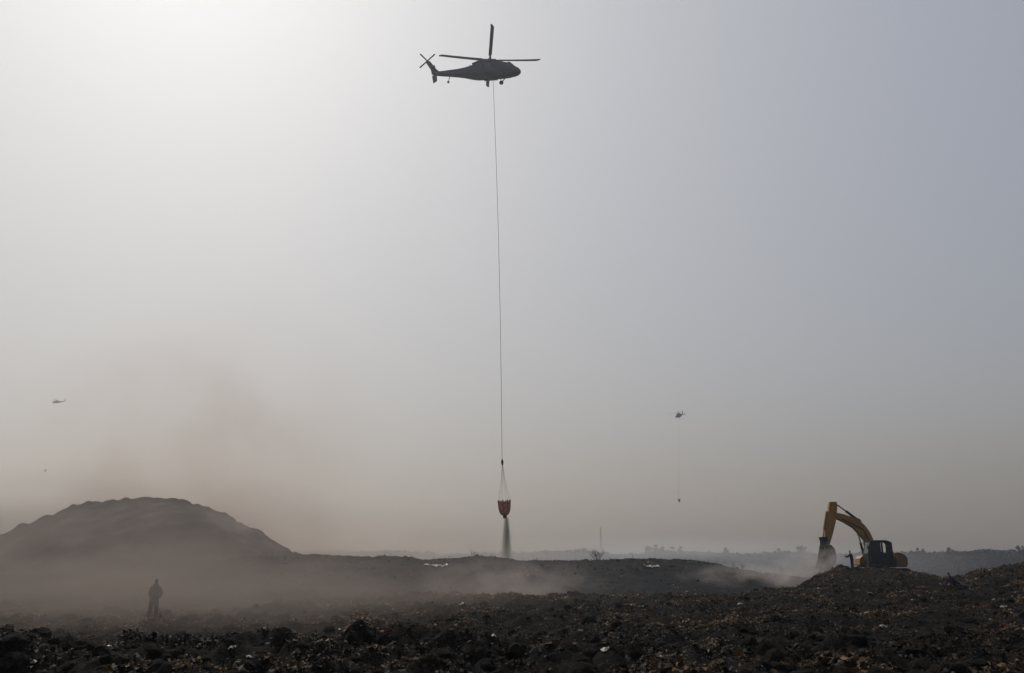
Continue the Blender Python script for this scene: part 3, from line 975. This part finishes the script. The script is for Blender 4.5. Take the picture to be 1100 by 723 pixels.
    for yy in (.12, .66):
        MB().prism([ex(880.6, 577), ex(887.4, 577), ex(888, 580), ex(885, 588), ex(882.5, 588), ex(882, 581)], yy, yy + .06).build('bucket_link', Dk, t)
    # bucket, an open curved scoop
    outer = [(882.5, 586), (890.5, 585.5), (894.2, 590), (896, 597), (895.2, 604.5), (891, 610), (884, 612.5), (877.5, 611)]
    inner = [(878.2, 609.8), (884, 611), (890, 608.8), (893.8, 604), (894.6, 597), (893, 591), (889.8, 587.2), (883.5, 587.5)]
    bk = MB().prism([ex(*p) for p in outer + inner], -.20, 1.02).build('bucket', M['bucket_steel'], t, bevel=.02)
    side = [(883, 586.5), (890.5, 586), (894, 590), (895.5, 597), (894.8, 604.3), (890.8, 609.5), (884, 611.8), (878.2, 610.4), (881, 600)]
    for yy in (-.24, 1.0):
        MB().prism([ex(*p) for p in side], yy, yy + .05).build('bucket_cheek', M['bucket_steel'], bk)
    for k in range(5):
        yy = -.16 + k * .26
        e0, e1 = ex(877.8, 610.6), ex(874.6, 609.0)
        MB().prism([(e0[0], e0[1] - .06), (e1[0], e1[1]), (e0[0], e0[1] + .06)], yy, yy + .1).build('tooth', M['steel'], bk)
    for (x, y_, z) in [(-1.5, -1.33, 3.0)]:
        MB().tube([(x, y_, z), (x - .12, y_ - .16, z), (x - .12, y_ - .16, z - .4)], .015, 5).build('mirror_arm', Dk, t)
        MB().box(x - .16, x - .10, y_ - .28, y_ - .06, z - .45, z - .15).build('mirror', Dk, t)
    return t
exc = make_excavator()
exc.location = EXC
tag(exc, 'yellow tracked excavator digging on top of the rubbish heap, bucket in dust', 'excavator')

# ------------------------------------------------------------------ people
def make_person(name, J, height, mats, garments, loc, rz):
    """J: joint name -> (x,y,z) for a 1.75 m figure facing +Y; garments: child name -> (bones, material)"""
    D = {'pelvis': (0, 0, .94), 'waist': (0, 0, 1.10), 'chest': (0, .01, 1.30), 'neckb': (0, 0, 1.45), 'neck': (0, .01, 1.52), 'jaw': (0, .03, 1.585),
         'head': (0, .015, 1.66), 'crown': (0, 0, 1.725), 'nose': (0, .115, 1.645)}
    for s, k in ((-1, 'l'), (1, 'r')):
        D.update({'hip' + k: (s * .10, 0, .90), 'knee' + k: (s * .12, .02, .50), 'ank' + k: (s * .14, -.02, .09), 'toe' + k: (s * .16, .16, .035),
                  'sh' + k: (s * .165, 0, 1.39), 'el' + k: (s * .25, -.03, 1.12), 'wr' + k: (s * .27, .04, .87), 'pa' + k: (s * .27, .06, .79)})
    D.update(J)
    rad = {'pelvis': (.155, .12), 'waist': (.145, .11), 'chest': (.165, .125), 'neckb': (.085, .08), 'neck': (.058, .058), 'jaw': (.066, .072), 'head': (.082, .098), 'crown': (.055, .065), 'nose': (.018, .018)}
    for k in 'lr':
        rad.update({'hip' + k: (.095, .095), 'knee' + k: (.062, .062), 'ank' + k: (.042, .042), 'toe' + k: (.04, .03), 'sh' + k: (.06, .06),
                    'el' + k: (.046, .046), 'wr' + k: (.03, .03), 'pa' + k: (.04, .022)})
    E = [('pelvis', 'waist'), ('waist', 'chest'), ('chest', 'neckb'), ('neckb', 'neck'), ('neck', 'jaw'), ('jaw', 'head'), ('head', 'crown'), ('head', 'nose')]
    bone_of = {e: 'torso' for e in E[:3]}
    for e in E[3:]:
        bone_of[e] = 'head'
    for k in 'lr':
        for e, b in [(('pelvis', 'hip' + k), 'leg'), (('hip' + k, 'knee' + k), 'leg'), (('knee' + k, 'ank' + k), 'leg'), (('ank' + k, 'toe' + k), 'foot'),
                     (('chest', 'sh' + k), 'torso'), (('sh' + k, 'el' + k), 'arm'), (('el' + k, 'wr' + k), 'arm'), (('wr' + k, 'pa' + k), 'hand')]:
            E.append(e)
            bone_of[e] = b
        w_, p_ = Vector(D['wr' + k]), Vector(D['pa' + k])
        d = (p_ - w_).normalized()
        sd_ = d.cross(Vector((1, 0, 0)))
        if sd_.length < .3:
            sd_ = d.cross(Vector((0, 0, 1)))
        sd_.normalize()
        nrm = d.cross(sd_).normalized()
        for i, (o_, l_) in enumerate([(-.036, .070), (-.013, .082), (.011, .078), (.034, .062)]):
            f1, f2 = 'f%d1%s' % (i, k), 'f%d2%s' % (i, k)
            D[f1] = tuple(p_ + sd_ * o_ + d * .035); D[f2] = tuple(p_ + sd_ * o_ + d * (.03 + l_ * .8) + nrm * .022)
            rad[f1] = (.0095, .0095); rad[f2] = (.008, .008)
            E += [('pa' + k, f1), (f1, f2)]
            bone_of[('pa' + k, f1)] = bone_of[(f1, f2)] = 'hand'
        th = 'th' + k
        D[th] = tuple(p_ - sd_ * .07 + d * .02); rad[th] = (.010, .010)
        E.append(('pa' + k, th)); bone_of[('pa' + k, th)] = 'hand'
    sc = height / 1.75
    names = list(D)
    bm = bmesh.new()
    sl = bm.verts.layers.skin.verify()
    bv = {}
    for nme in names:
        v = bm.verts.new(Vector(D[nme]) * sc)
        v[sl].radius = (rad[nme][0] * sc, rad[nme][1] * sc)
        v[sl].use_root = (nme == 'pelvis')
        bv[nme] = v
    for a, b in E:
        bm.edges.new((bv[a], bv[b]))
    me = bpy.data.meshes.new(name + '_skeleton')
    bm.to_mesh(me); bm.free()
    tmp = bpy.data.objects.new('tmp', me)
    COL.objects.link(tmp)
    md = tmp.modifiers.new('skin', 'SKIN'); md.use_smooth_shade = True; md.branch_smoothing = 0.4
    ss = tmp.modifiers.new('sub', 'SUBSURF'); ss.levels = 1; ss.render_levels = 1
    dg = bpy.context.evaluated_depsgraph_get()
    body = bpy.data.meshes.new_from_object(tmp.evaluated_get(dg))
    bpy.data.objects.remove(tmp)
    body.name = name
    n = len(body.vertices)
    co = np.zeros(n * 3); body.vertices.foreach_get('co', co); co = co.reshape(-1, 3)
    nr = np.zeros(n * 3); body.vertices.foreach_get('normal', nr); nr = nr.reshape(-1, 3)
    best = np.full(len(body.polygons), 1e9); lab = np.array(['torso'] * len(body.polygons), dtype=object)
    cen = np.array([p.center[:] for p in body.polygons])
    for e in E:
        a, b = np.array(D[e[0]]) * sc, np.array(D[e[1]]) * sc
        ab = b - a
        t_ = np.clip(((cen - a) @ ab) / max(ab @ ab, 1e-9), 0, 1)
        d = np.linalg.norm(cen - (a + t_[:, None] * ab), axis=1) / (0.6 * max(rad[e[0]]) + .02)
        m_ = d < best
        best[m_] = d[m_]; lab[m_] = bone_of[e]
    root = obj(name, body, M['skin'])
    polys = [tuple(p.vertices) for p in body.polygons]
    crown_z = D['head'][2] * sc
    for gname, (bones, gm, off) in garments.items():
        if gname == 'hair':
            hv, nv = np.array(D['head']) * sc, np.array(D['nose']) * sc
            fwd = (nv - hv) / np.linalg.norm(nv - hv)
            up = np.array(D['crown']) * sc - hv; up /= np.linalg.norm(up)
            keep = [i for i in range(len(polys)) if lab[i] == 'head' and (cen[i] - hv) @ up - 0.75 * ((cen[i] - hv) @ fwd) > .0]
        else:
            keep = [i for i in range(len(polys)) if lab[i] in bones]
        used = sorted({v for i in keep for v in polys[i]})
        mp = {v: k for k, v in enumerate(used)}
        pts = co[used] + nr[used] * off
        gme = bpy.data.meshes.new(gname)
        gme.from_pydata(pts.tolist(), [], [tuple(mp[v] for v in polys[i]) for i in keep])
        gme.polygons.foreach_set('use_smooth', np.ones(len(keep), bool))
        g_ = obj(gname, gme, gm, root)
        so = g_.modifiers.new('thick', 'SOLIDIFY'); so.thickness = off * .8; so.offset = -1
    root.location = loc
    root.rotation_euler = (0, 0, rz)
    return root

# standing in the smoke, back to us, right hand on the hip
pl = at(163.5, 663, 34.4)
pl.z = float(ground_h(pl.x, pl.y)) - .02
p1 = make_person('person', {'hipl': (-.11, 0, .90), 'kneel': (-.15, .03, .49), 'ankl': (-.19, -.02, .09), 'toel': (-.22, .15, .035),
                            'kneer': (.13, .03, .49), 'ankr': (.15, -.02, .09), 'toer': (.19, .15, .035),
                            'shr': (.165, 0, 1.39), 'elr': (.34, -.05, 1.16), 'wrr': (.20, .08, 1.01), 'par': (.15, .11, .98),
                            'ell': (-.25, .02, 1.12), 'wrl': (-.20, .14, .92), 'pal': (-.17, .18, .86)}, 1.76, None,
                 {'jacket': (('torso', 'arm'), M['olive'], .02), 'trousers': (('leg',), M['olive_dark'], .022), 'boots': (('foot',), M['boot'], .016), 'hair': ((), M['hair'], .014)}, pl, R(-12))
tag(p1, 'person in dark olive clothes standing in the smoke, one hand on the hip', 'person')

# on the heap in front of the excavator, side-on, both arms out towards the bucket
pe = at(915.6, 606.5, 70.6)
pe.z = float(ground_h(pe.x, pe.y)) - .03
p2 = make_person('person',
                 {'chest': (0, .05, 1.30), 'neckb': (0, .06, 1.44), 'neck': (0, .08, 1.51), 'jaw': (0, .11, 1.575), 'head': (0, .10, 1.65), 'crown': (0, .09, 1.715), 'nose': (0, .205, 1.63),
                  'shl': (-.18, .05, 1.39), 'shr': (.18, .05, 1.39), 'ell': (-.20, .30, 1.22), 'wrl': (-.10, .54, 1.20), 'pal': (-.08, .62, 1.20),
                  'elr': (.20, .24, 1.18), 'wrr': (.06, .42, 1.14), 'par': (.04, .50, 1.14), 'ankl': (-.10, -.10, .09), 'toel': (-.11, .08, .035), 'ankr': (.10, .08, .09), 'toer': (.11, .26, .035)},
                 1.68, None, {'jacket': (('torso', 'arm'), M['navy'], .028), 'trousers': (('leg',), M['black_cloth'], .022), 'boots': (('foot',), M['boot'], .016), 'hair': ((), M['hair'], .014)}, pe, R(90))
tag(p2, 'person in navy clothes standing before the excavator with arms stretched out', 'person')

# half lying on the slope at the right, head raised
ps = ground_hit(1027, 632)
ps.z -= .04
p3 = make_person('person', {'pelvis': (0, 0, .20), 'waist': (0, -.09, .36), 'chest': (0, -.20, .55), 'neckb': (0, -.28, .70), 'neck': (0, -.31, .77), 'jaw': (0, -.32, .845), 'head': (0, -.36, .91), 'crown': (0, -.385, .98), 'nose': (0, -.25, .92),
                            'hipl': (-.10, .02, .18), 'hipr': (.10, .02, .18), 'kneel': (-.13, .38, .36), 'kneer': (.13, .42, .24), 'ankl': (-.14, .64, .09), 'ankr': (.14, .82, .10), 'toel': (-.15, .80, .05), 'toer': (.16, .92, .2),
                            'shl': (-.19, -.24, .64), 'shr': (.19, -.24, .64), 'ell': (-.26, -.40, .38), 'wrl': (-.27, -.44, .13), 'pal': (-.28, -.40, .08),
                            'elr': (.27, -.10, .42), 'wrr': (.20, .14, .34), 'par': (.18, .21, .32)}, 1.74, None,
                 {'jacket': (('torso', 'arm'), M['navy'], .028), 'trousers': (('leg',), M['slate'], .022), 'boots': (('foot',), M['boot'], .016), 'hair': ((), M['hair'], .014)}, ps, R(-90))
tag(p3, 'person in dark clothes leaning back on the rubbish slope, right of the excavator', 'person')

# ------------------------------------------------------------------ dry shrubs on the ridge and slope
def make_shrub(loc, h, spread, nst, seed, label, lean=0.0):
    g = random.Random(seed)
    t = empty('bare_shrub', loc)
    for k in range(nst):
        mb = MB()
        a = g.uniform(0, 6.28)
        base = Vector((g.uniform(-.12, .12) * spread, g.uniform(-.1, .1), -.1))
        tip = Vector((math.cos(a) * spread * g.uniform(.2, 1) * .6 + lean * h, math.sin(a) * spread * .4, h * g.uniform(.4, 1)))
        pts = [base.lerp(tip, s) + Vector((g.uniform(-.05, .05), g.uniform(-.05, .05), 0)) * h for s in (0, .35, .7, 1)]
        mb.tube(pts, [.024 * h, .018 * h, .012 * h, .006 * h], 5)
        for q in range(5):
            s = g.uniform(.3, .95)
            p = pts[1].lerp(pts[3], s)
            e = p + Vector((g.uniform(-.35, .35) * spread, g.uniform(-.3, .3) * spread, g.uniform(.05, .35) * h))
            mb.tube([p, p.lerp(e, .5) + Vector((0, 0, .04 * h)), e], [.011 * h, .008 * h, .004 * h], 4)
        mb.build('stem', M['twig'], t)
    return tag(t, label, 'shrub', 'dry shrubs on the ridge')
def on_ridge(px, yv):
    x = (px - 550) / 880 * yv
    return Vector((x, yv, top_h(x, yv)))
make_shrub(on_ridge(642, 94.5), 1.25, 1.9, 12, 1, 'bare spiky shrub on the crest of the ridge, right of the bucket')
make_shrub(on_ridge(788, 94.5), .85, .5, 5, 2, 'thin dry stems leaning left on the falling end of the ridge', -.3)
make_shrub(on_ridge(797, 94.5), .95, .6, 7, 3, 'small dry tuft beside the leaning stems on the ridge end')
make_shrub(on_ridge(838, 92), 1.0, .6, 5, 4, 'faint dry stems in the dust left of the excavator bucket')
make_shrub(on_ridge(508, 94.5), .9, .6, 5, 5, 'small dry tuft on the dark lumps of the ridge, left of the bucket')
make_shrub(on_ridge(680, 94.5), .5, .35, 4, 6, 'very small dry sprig on the ridge crest, right of the spiky shrub')
for i, (px, hh, lb) in enumerate([(78, 1.0, 'dark tuft at the left shoulder of the big mound'), (164, .6, 'low dark tuft at the top of the big mound'), (101, .5, 'tiny tuft on the mound crest right of the shoulder tuft')]):
    x = (px - 550) / 880 * MY
    t = make_shrub(Vector((x, MY - 1, float(mound_h(np.float64(x), np.float64(MY - 1))))), hh, hh * 2.2, 14, 20 + i, lb)
    t['group'] = 'tufts on the mound'

# ------------------------------------------------------------------ far bank: wood, single trees, mast
def leaf_cloud(name, pts, size, tint, g, mat, parent=None):
    n = len(pts)
    d1 = g.normal(size=(n, 3)); d1 /= np.linalg.norm(d1, axis=1)[:, None]
    d2 = np.cross(d1, g.normal(size=(n, 3))); d2 /= np.linalg.norm(d2, axis=1)[:, None]
    s = size * g.uniform(.5, 1.3, (n, 1))
    P = np.stack([pts - d1 * s, pts + d2 * s * .7, pts + d1 * s, pts - d2 * s * .7], 1).reshape(-1, 3)
    F = np.arange(4 * n).reshape(n, 4)
    me = bpy.data.meshes.new(name)
    me.from_pydata(P, [], F.tolist())
    c = np.ones((n, 4, 4))
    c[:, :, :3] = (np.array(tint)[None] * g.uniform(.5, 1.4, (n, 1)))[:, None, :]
    a = me.color_attributes.new('tint', 'FLOAT_COLOR', 'POINT')
    a.data.foreach_set('color', c.ravel())
    return obj(name, me, mat, parent)
g = np.random.default_rng(99)
FY = 548.0
n = 60000
xx = g.uniform(-370, 470, n)
yy = FY + g.uniform(0, 60, n)
topz = 12.3 + fbm(xx, yy * 0, 45, 3, 81) * 2.8 + fbm(xx, yy * .3, 7, 3, 85) * 2.4
zz = PLAIN + topz * g.random(n) ** .7
wood = leaf_cloud('far_wood', np.stack([xx, yy, zz], -1), 1.5, (0.03, 0.055, 0.085), g, M['leaf'])  # leaf tint carries the blue of aerial haze, painted into the colour
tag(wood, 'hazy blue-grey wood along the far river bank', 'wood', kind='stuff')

def far_tree(px, py, cw, seed, label):
    g = np.random.default_rng(seed)
    p = at(px, py, FY - 4)
    h = p.z - PLAIN
    t = empty('far_tree', (p.x, FY - 4, PLAIN))
    mb = MB().tube([(0, 0, -.3), (.1, 0, h * .4), (g.uniform(-.3, .3), .1, h * .85)], [.35, .25, .08], 7)
    for k in range(5):
        z0 = h * g.uniform(.4, .75); a = g.uniform(0, 6.28)
        mb.tube([(.05, 0, z0), (math.cos(a) * cw * .3, math.sin(a) * cw * .3, z0 + h * .15)], [.12, .04], 5)
    mb.build('trunk', M['bark'], t)
    m_ = 420
    lobes = [(g.uniform(-.3, .3) * cw, g.uniform(-.3, .3) * cw, h * g.uniform(.5, .86), cw * g.uniform(.25, .42)) for _ in range(7)] + [(0, 0, h * .9, cw * .22)]
    pts = []
    for i in range(m_):
        l = lobes[g.integers(0, len(lobes))]
        v = g.normal(size=3); v /= np.linalg.norm(v)
        q = np.array(l[:3]) + v * l[3] * g.uniform(.6, 1.0) * np.array([1, 1, .8])
        q[2] = min(q[2], h)
        pts.append(q)
    leaf_cloud('crown', np.array(pts), .6, (0.022, 0.04, 0.06), g, M['leaf'], t)  # crowns tinted like the wood, haze blue painted into the leaves
    return tag(t, label, 'tree', 'single trees on the far bank')
LB = 'hazy tree rising above the far wood, '
for i, (px, py, cw, lb) in enumerate([
        (696, 585.5, 6, 'leftmost of the pair nearest the mast'), (704, 583.5, 5, 'tallest, second from the mast'), (712, 585.5, 4, 'slim, third from the mast'),
        (722, 586, 6, 'broad, below the distant hanging bucket'), (731, 585.5, 5, 'just right of the distant hanging bucket'), (779, 587, 5, 'alone midway between mast and excavator'),
        (836, 588, 5, 'small, left of the excavator bucket'), (858, 586, 9, 'broad, just left of the excavator stick'),
        (985, 587, 3.5, 'narrow, just right of the excavator'), (991, 588, 3, 'narrow twin right of the excavator'), (1019, 587, 5, 'small, above the leaning person'),
        (1047, 590, 4, 'low, right of the leaning person'), (1060, 589, 5, 'round, near the right edge'), (1093, 584, 2.5, 'thin and tall at the right edge'), (1098, 584.5, 2.5, 'thin and tall, last at the right edge')]):
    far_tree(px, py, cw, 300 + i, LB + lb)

mp0 = at(645, 566, 620)
mast = empty('radio_mast', (mp0.x, 620, PLAIN))
mh = mp0.z - PLAIN
legs = [Vector((math.cos(a), math.sin(a), 0)) for a in (0, 2.094, 4.189)]
for l in legs:
    MB().tube([l * .9, l * .35 + Vector((0, 0, mh))], [.12, .07], 5).build('leg', M['mast'], mast)
br = MB()
for k in range(14):
    z0, z1 = mh * k / 14, mh * (k + 1) / 14
    for i in range(3):
        a, b = legs[i] * (.9 - .55 * k / 14), legs[(i + 1) % 3] * (.9 - .55 * (k + 1) / 14)
        br.tube([a + Vector((0, 0, z0)), b + Vector((0, 0, z1))], .045, 4)
br.build('bracing', M['mast'], mast)
tag(mast, 'faint lattice radio mast far behind the ridge', 'mast')

# ------------------------------------------------------------------ air: haze and smoke
def haze_box(x0, x1, y0, y1, z0, z1, color, density, aniso):
    o = MB().box(x0, x1, y0, y1, z0, z1).build('haze', None)
    m = bpy.data.materials.new('haze_air')
    m.use_nodes = True
    n = m.node_tree
    n.nodes.clear()
    out = n.nodes.new('ShaderNodeOutputMaterial')
    v = n.nodes.new('ShaderNodeVolumePrincipled')
    v.inputs['Color'].default_value = (*color, 1)
    v.inputs['Density'].default_value = density
    v.inputs['Anisotropy'].default_value = aniso
    v.inputs['Absorption Color'].default_value = (0.372, 0.228, 0.062, 1)   # fine smoke: blue is scattered and lost most
    n.links.new(v.outputs[0], out.inputs['Volume'])
    o.data.materials.append(m)
    return tag(o, 'pale brownish smoke haze filling the air', 'haze', kind='stuff')
haze_box(-2450, 2450, -60, 2400, PLAIN - 6, 185, (0.45, 0.465, 0.515), 0.00064, 0.6)

def smoke(name, c, half, mat, label, rot=(0, 0, 0)):
    bm = bmesh.new()
    bmesh.ops.create_icosphere(bm, subdivisions=3, radius=1.0)
    me = bpy.data.meshes.new(name)
    bm.to_mesh(me); bm.free()
    o = obj(name, me, mat)
    o.location = c
    o.scale = half
    o.rotation_euler = rot
    return tag(o, label, 'smoke', kind='stuff')
BR = (0.325, 0.28, 0.252)
smoke('smoke', (-25, 45, -3.0), (36, 29, 8.0), mat_smoke('smoke_low_left', BR, 0.15, (2.2, 1.6, 1.4), 2.4, .38, .66, .3, .95), 'brown-grey smoke drifting low over the ground on the left')
smoke('smoke', (-68, 142, 4), (52, 34, 15), mat_smoke('smoke_mound', BR, 0.020, (1.5, 1.2, .8), 2.2, .42, .7, .3, .7, seed=3), 'smoke veil in front of the big mound')
smoke('smoke', (-82, 205, 24), (58, 26, 52), mat_smoke('smoke_column', (.60, .49, .425), 0.055, (1.3, 1.0, .9), 1.9, .38, .78, .3, .95, seed=9), 'faint dark smoke column rising behind the right flank of the mound', (0, R(-10), 0))
smoke('smoke', at(868, 611, 71.5), (5.2, 2.6, 2.2), mat_smoke('smoke_digger', (.60, .55, .52), 0.9, (1.3, 1, 1), 2.6, .42, .72, .3, .8, seed=5), 'dust and smoke boiling around the excavator bucket', (0, R(-18), 0))
smoke('smoke', at(806, 624, 74), (9, 6, 2.2), mat_smoke('smoke_digger_drift', (.60, .55, .52), 0.24, (1.6, 1, .8), 2.4, .40, .72, .3, .85, seed=6), 'smoke drifting left from the excavator along the hollow')
smoke('smoke', at(545, 628, 64), (9, 6, 2.6), mat_smoke('smoke_hollow', (.60, .54, .50), 0.20, (1.6, 1, .8), 2.4, .38, .7, .3, .85, seed=7), 'warm grey smoke in the hollow below the hanging bucket')
smoke('smoke', (-70, 320, 4), (155, 90, 15), mat_smoke('smoke_far_valley', (.68, .62, .57), 0.030, (1.4, 1, .6), 1.8, .34, .68, .4, .9, seed=21), 'beige smoke bank hiding the far wood left of the mast')
smoke('smoke', at(168, 640, 29.5), (8, 4.5, 1.9), mat_smoke('smoke_wisp', BR, 0.22, (1.6, 1, 1), 2.2, .36, .68, .3, .95, seed=41), 'brownish wisp of smoke drifting in front of the standing person')
smoke('smoke', (40, 200, -1), (80, 62, 8.0), mat_smoke('smoke_valley', (.70, .71, .73), 0.027, (1.2, 1, .7), 1.8, .36, .7, .3, .8, seed=8), 'pale smoke lying in the valley behind the ridge')
smoke('smoke', at(262, 566, 150), (15, 9, 8), mat_smoke('smoke_flank', (.62, .55, .51), 0.07, (1.4, 1, 1), 2.4, .42, .72, .4, .95, seed=31), 'pale smoke creeping up the right flank of the big mound', (0, R(28), 0))
smoke('smoke', at(690, 607.5, 90), (4.0, 2.4, .7), mat_smoke('smoke_ridge_right', (.75, .75, .75), 0.25, (1.6, 1, .8), 2.4, .42, .72, .3, .85, seed=11), 'thin pale smoke streak on the ridge by the short pale strip')
smoke('smoke', at(452, 606.5, 91), (4.0, 2.4, .8), mat_smoke('smoke_ridge_left', (.70, .66, .62), 0.22, (1.6, 1, .8), 2.4, .42, .72, .3, .85, seed=12), 'thin smoke rising from the ridge by the long pale strip')
def mat_plume(name, color, density):
    """a falling sheet of drops: narrow at the valve, widening and thinning below (unit box)"""
    m = mat_smoke(name, color, density, (2.6, 2.6, .35), 3.0, .30, .66, .2)
    n = m.node_tree
    tc = [q for q in n.nodes if q.type == 'TEX_COORD'][0]
    mu = [q for q in n.nodes if q.type == 'MATH'][0]
    sx = n.nodes.new('ShaderNodeSeparateXYZ')
    n.links.new(tc.outputs['Object'], sx.inputs[0])
    cb = n.nodes.new('ShaderNodeCombineXYZ')
    n.links.new(sx.outputs[0], cb.inputs[0]); n.links.new(sx.outputs[1], cb.inputs[1])
    ln = n.nodes.new('ShaderNodeVectorMath'); ln.operation = 'LENGTH'
    n.links.new(cb.outputs[0], ln.inputs[0])
    wd = n.nodes.new('ShaderNodeMapRange')
    wd.inputs[1].default_value = 1.0; wd.inputs[2].default_value = -1.0
    wd.inputs[3].default_value = 0.34; wd.inputs[4].default_value = 1.0
    n.links.new(sx.outputs[2], wd.inputs[0])
    dv = n.nodes.new('ShaderNodeMath'); dv.operation = 'DIVIDE'
    n.links.new(ln.outputs['Value'], dv.inputs[0]); n.links.new(wd.outputs[0], dv.inputs[1])
    rf = n.nodes.new('ShaderNodeMapRange'); rf.interpolation_type = 'SMOOTHSTEP'
    rf.inputs[1].default_value = 1.0; rf.inputs[2].default_value = 0.1
    n.links.new(dv.outputs[0], rf.inputs[0])
    zf = n.nodes.new('ShaderNodeMapRange'); zf.interpolation_type = 'SMOOTHSTEP'
    zf.inputs[1].default_value = -1.0; zf.inputs[2].default_value = 0.7
    n.links.new(sx.outputs[2], zf.inputs[0])
    pr = n.nodes.new('ShaderNodeMath'); pr.operation = 'MULTIPLY'
    n.links.new(rf.outputs[0], pr.inputs[0]); n.links.new(zf.outputs[0], pr.inputs[1])
    n.links.new(pr.outputs[0], mu.inputs[0])
    return m
fw = MB().lathe([(1.0, -1.0), (1.0, 1.0)], 20).build('falling_water', mat_plume('falling_water_mist', (.34, .35, .29), 8.0))
fw.location = bp_ + Vector((.22, 0, -3.9))
fw.scale = (1.25, 1.25, 3.6)
tag(fw, 'plume of falling water below the red-brown bucket', 'water', kind='stuff')
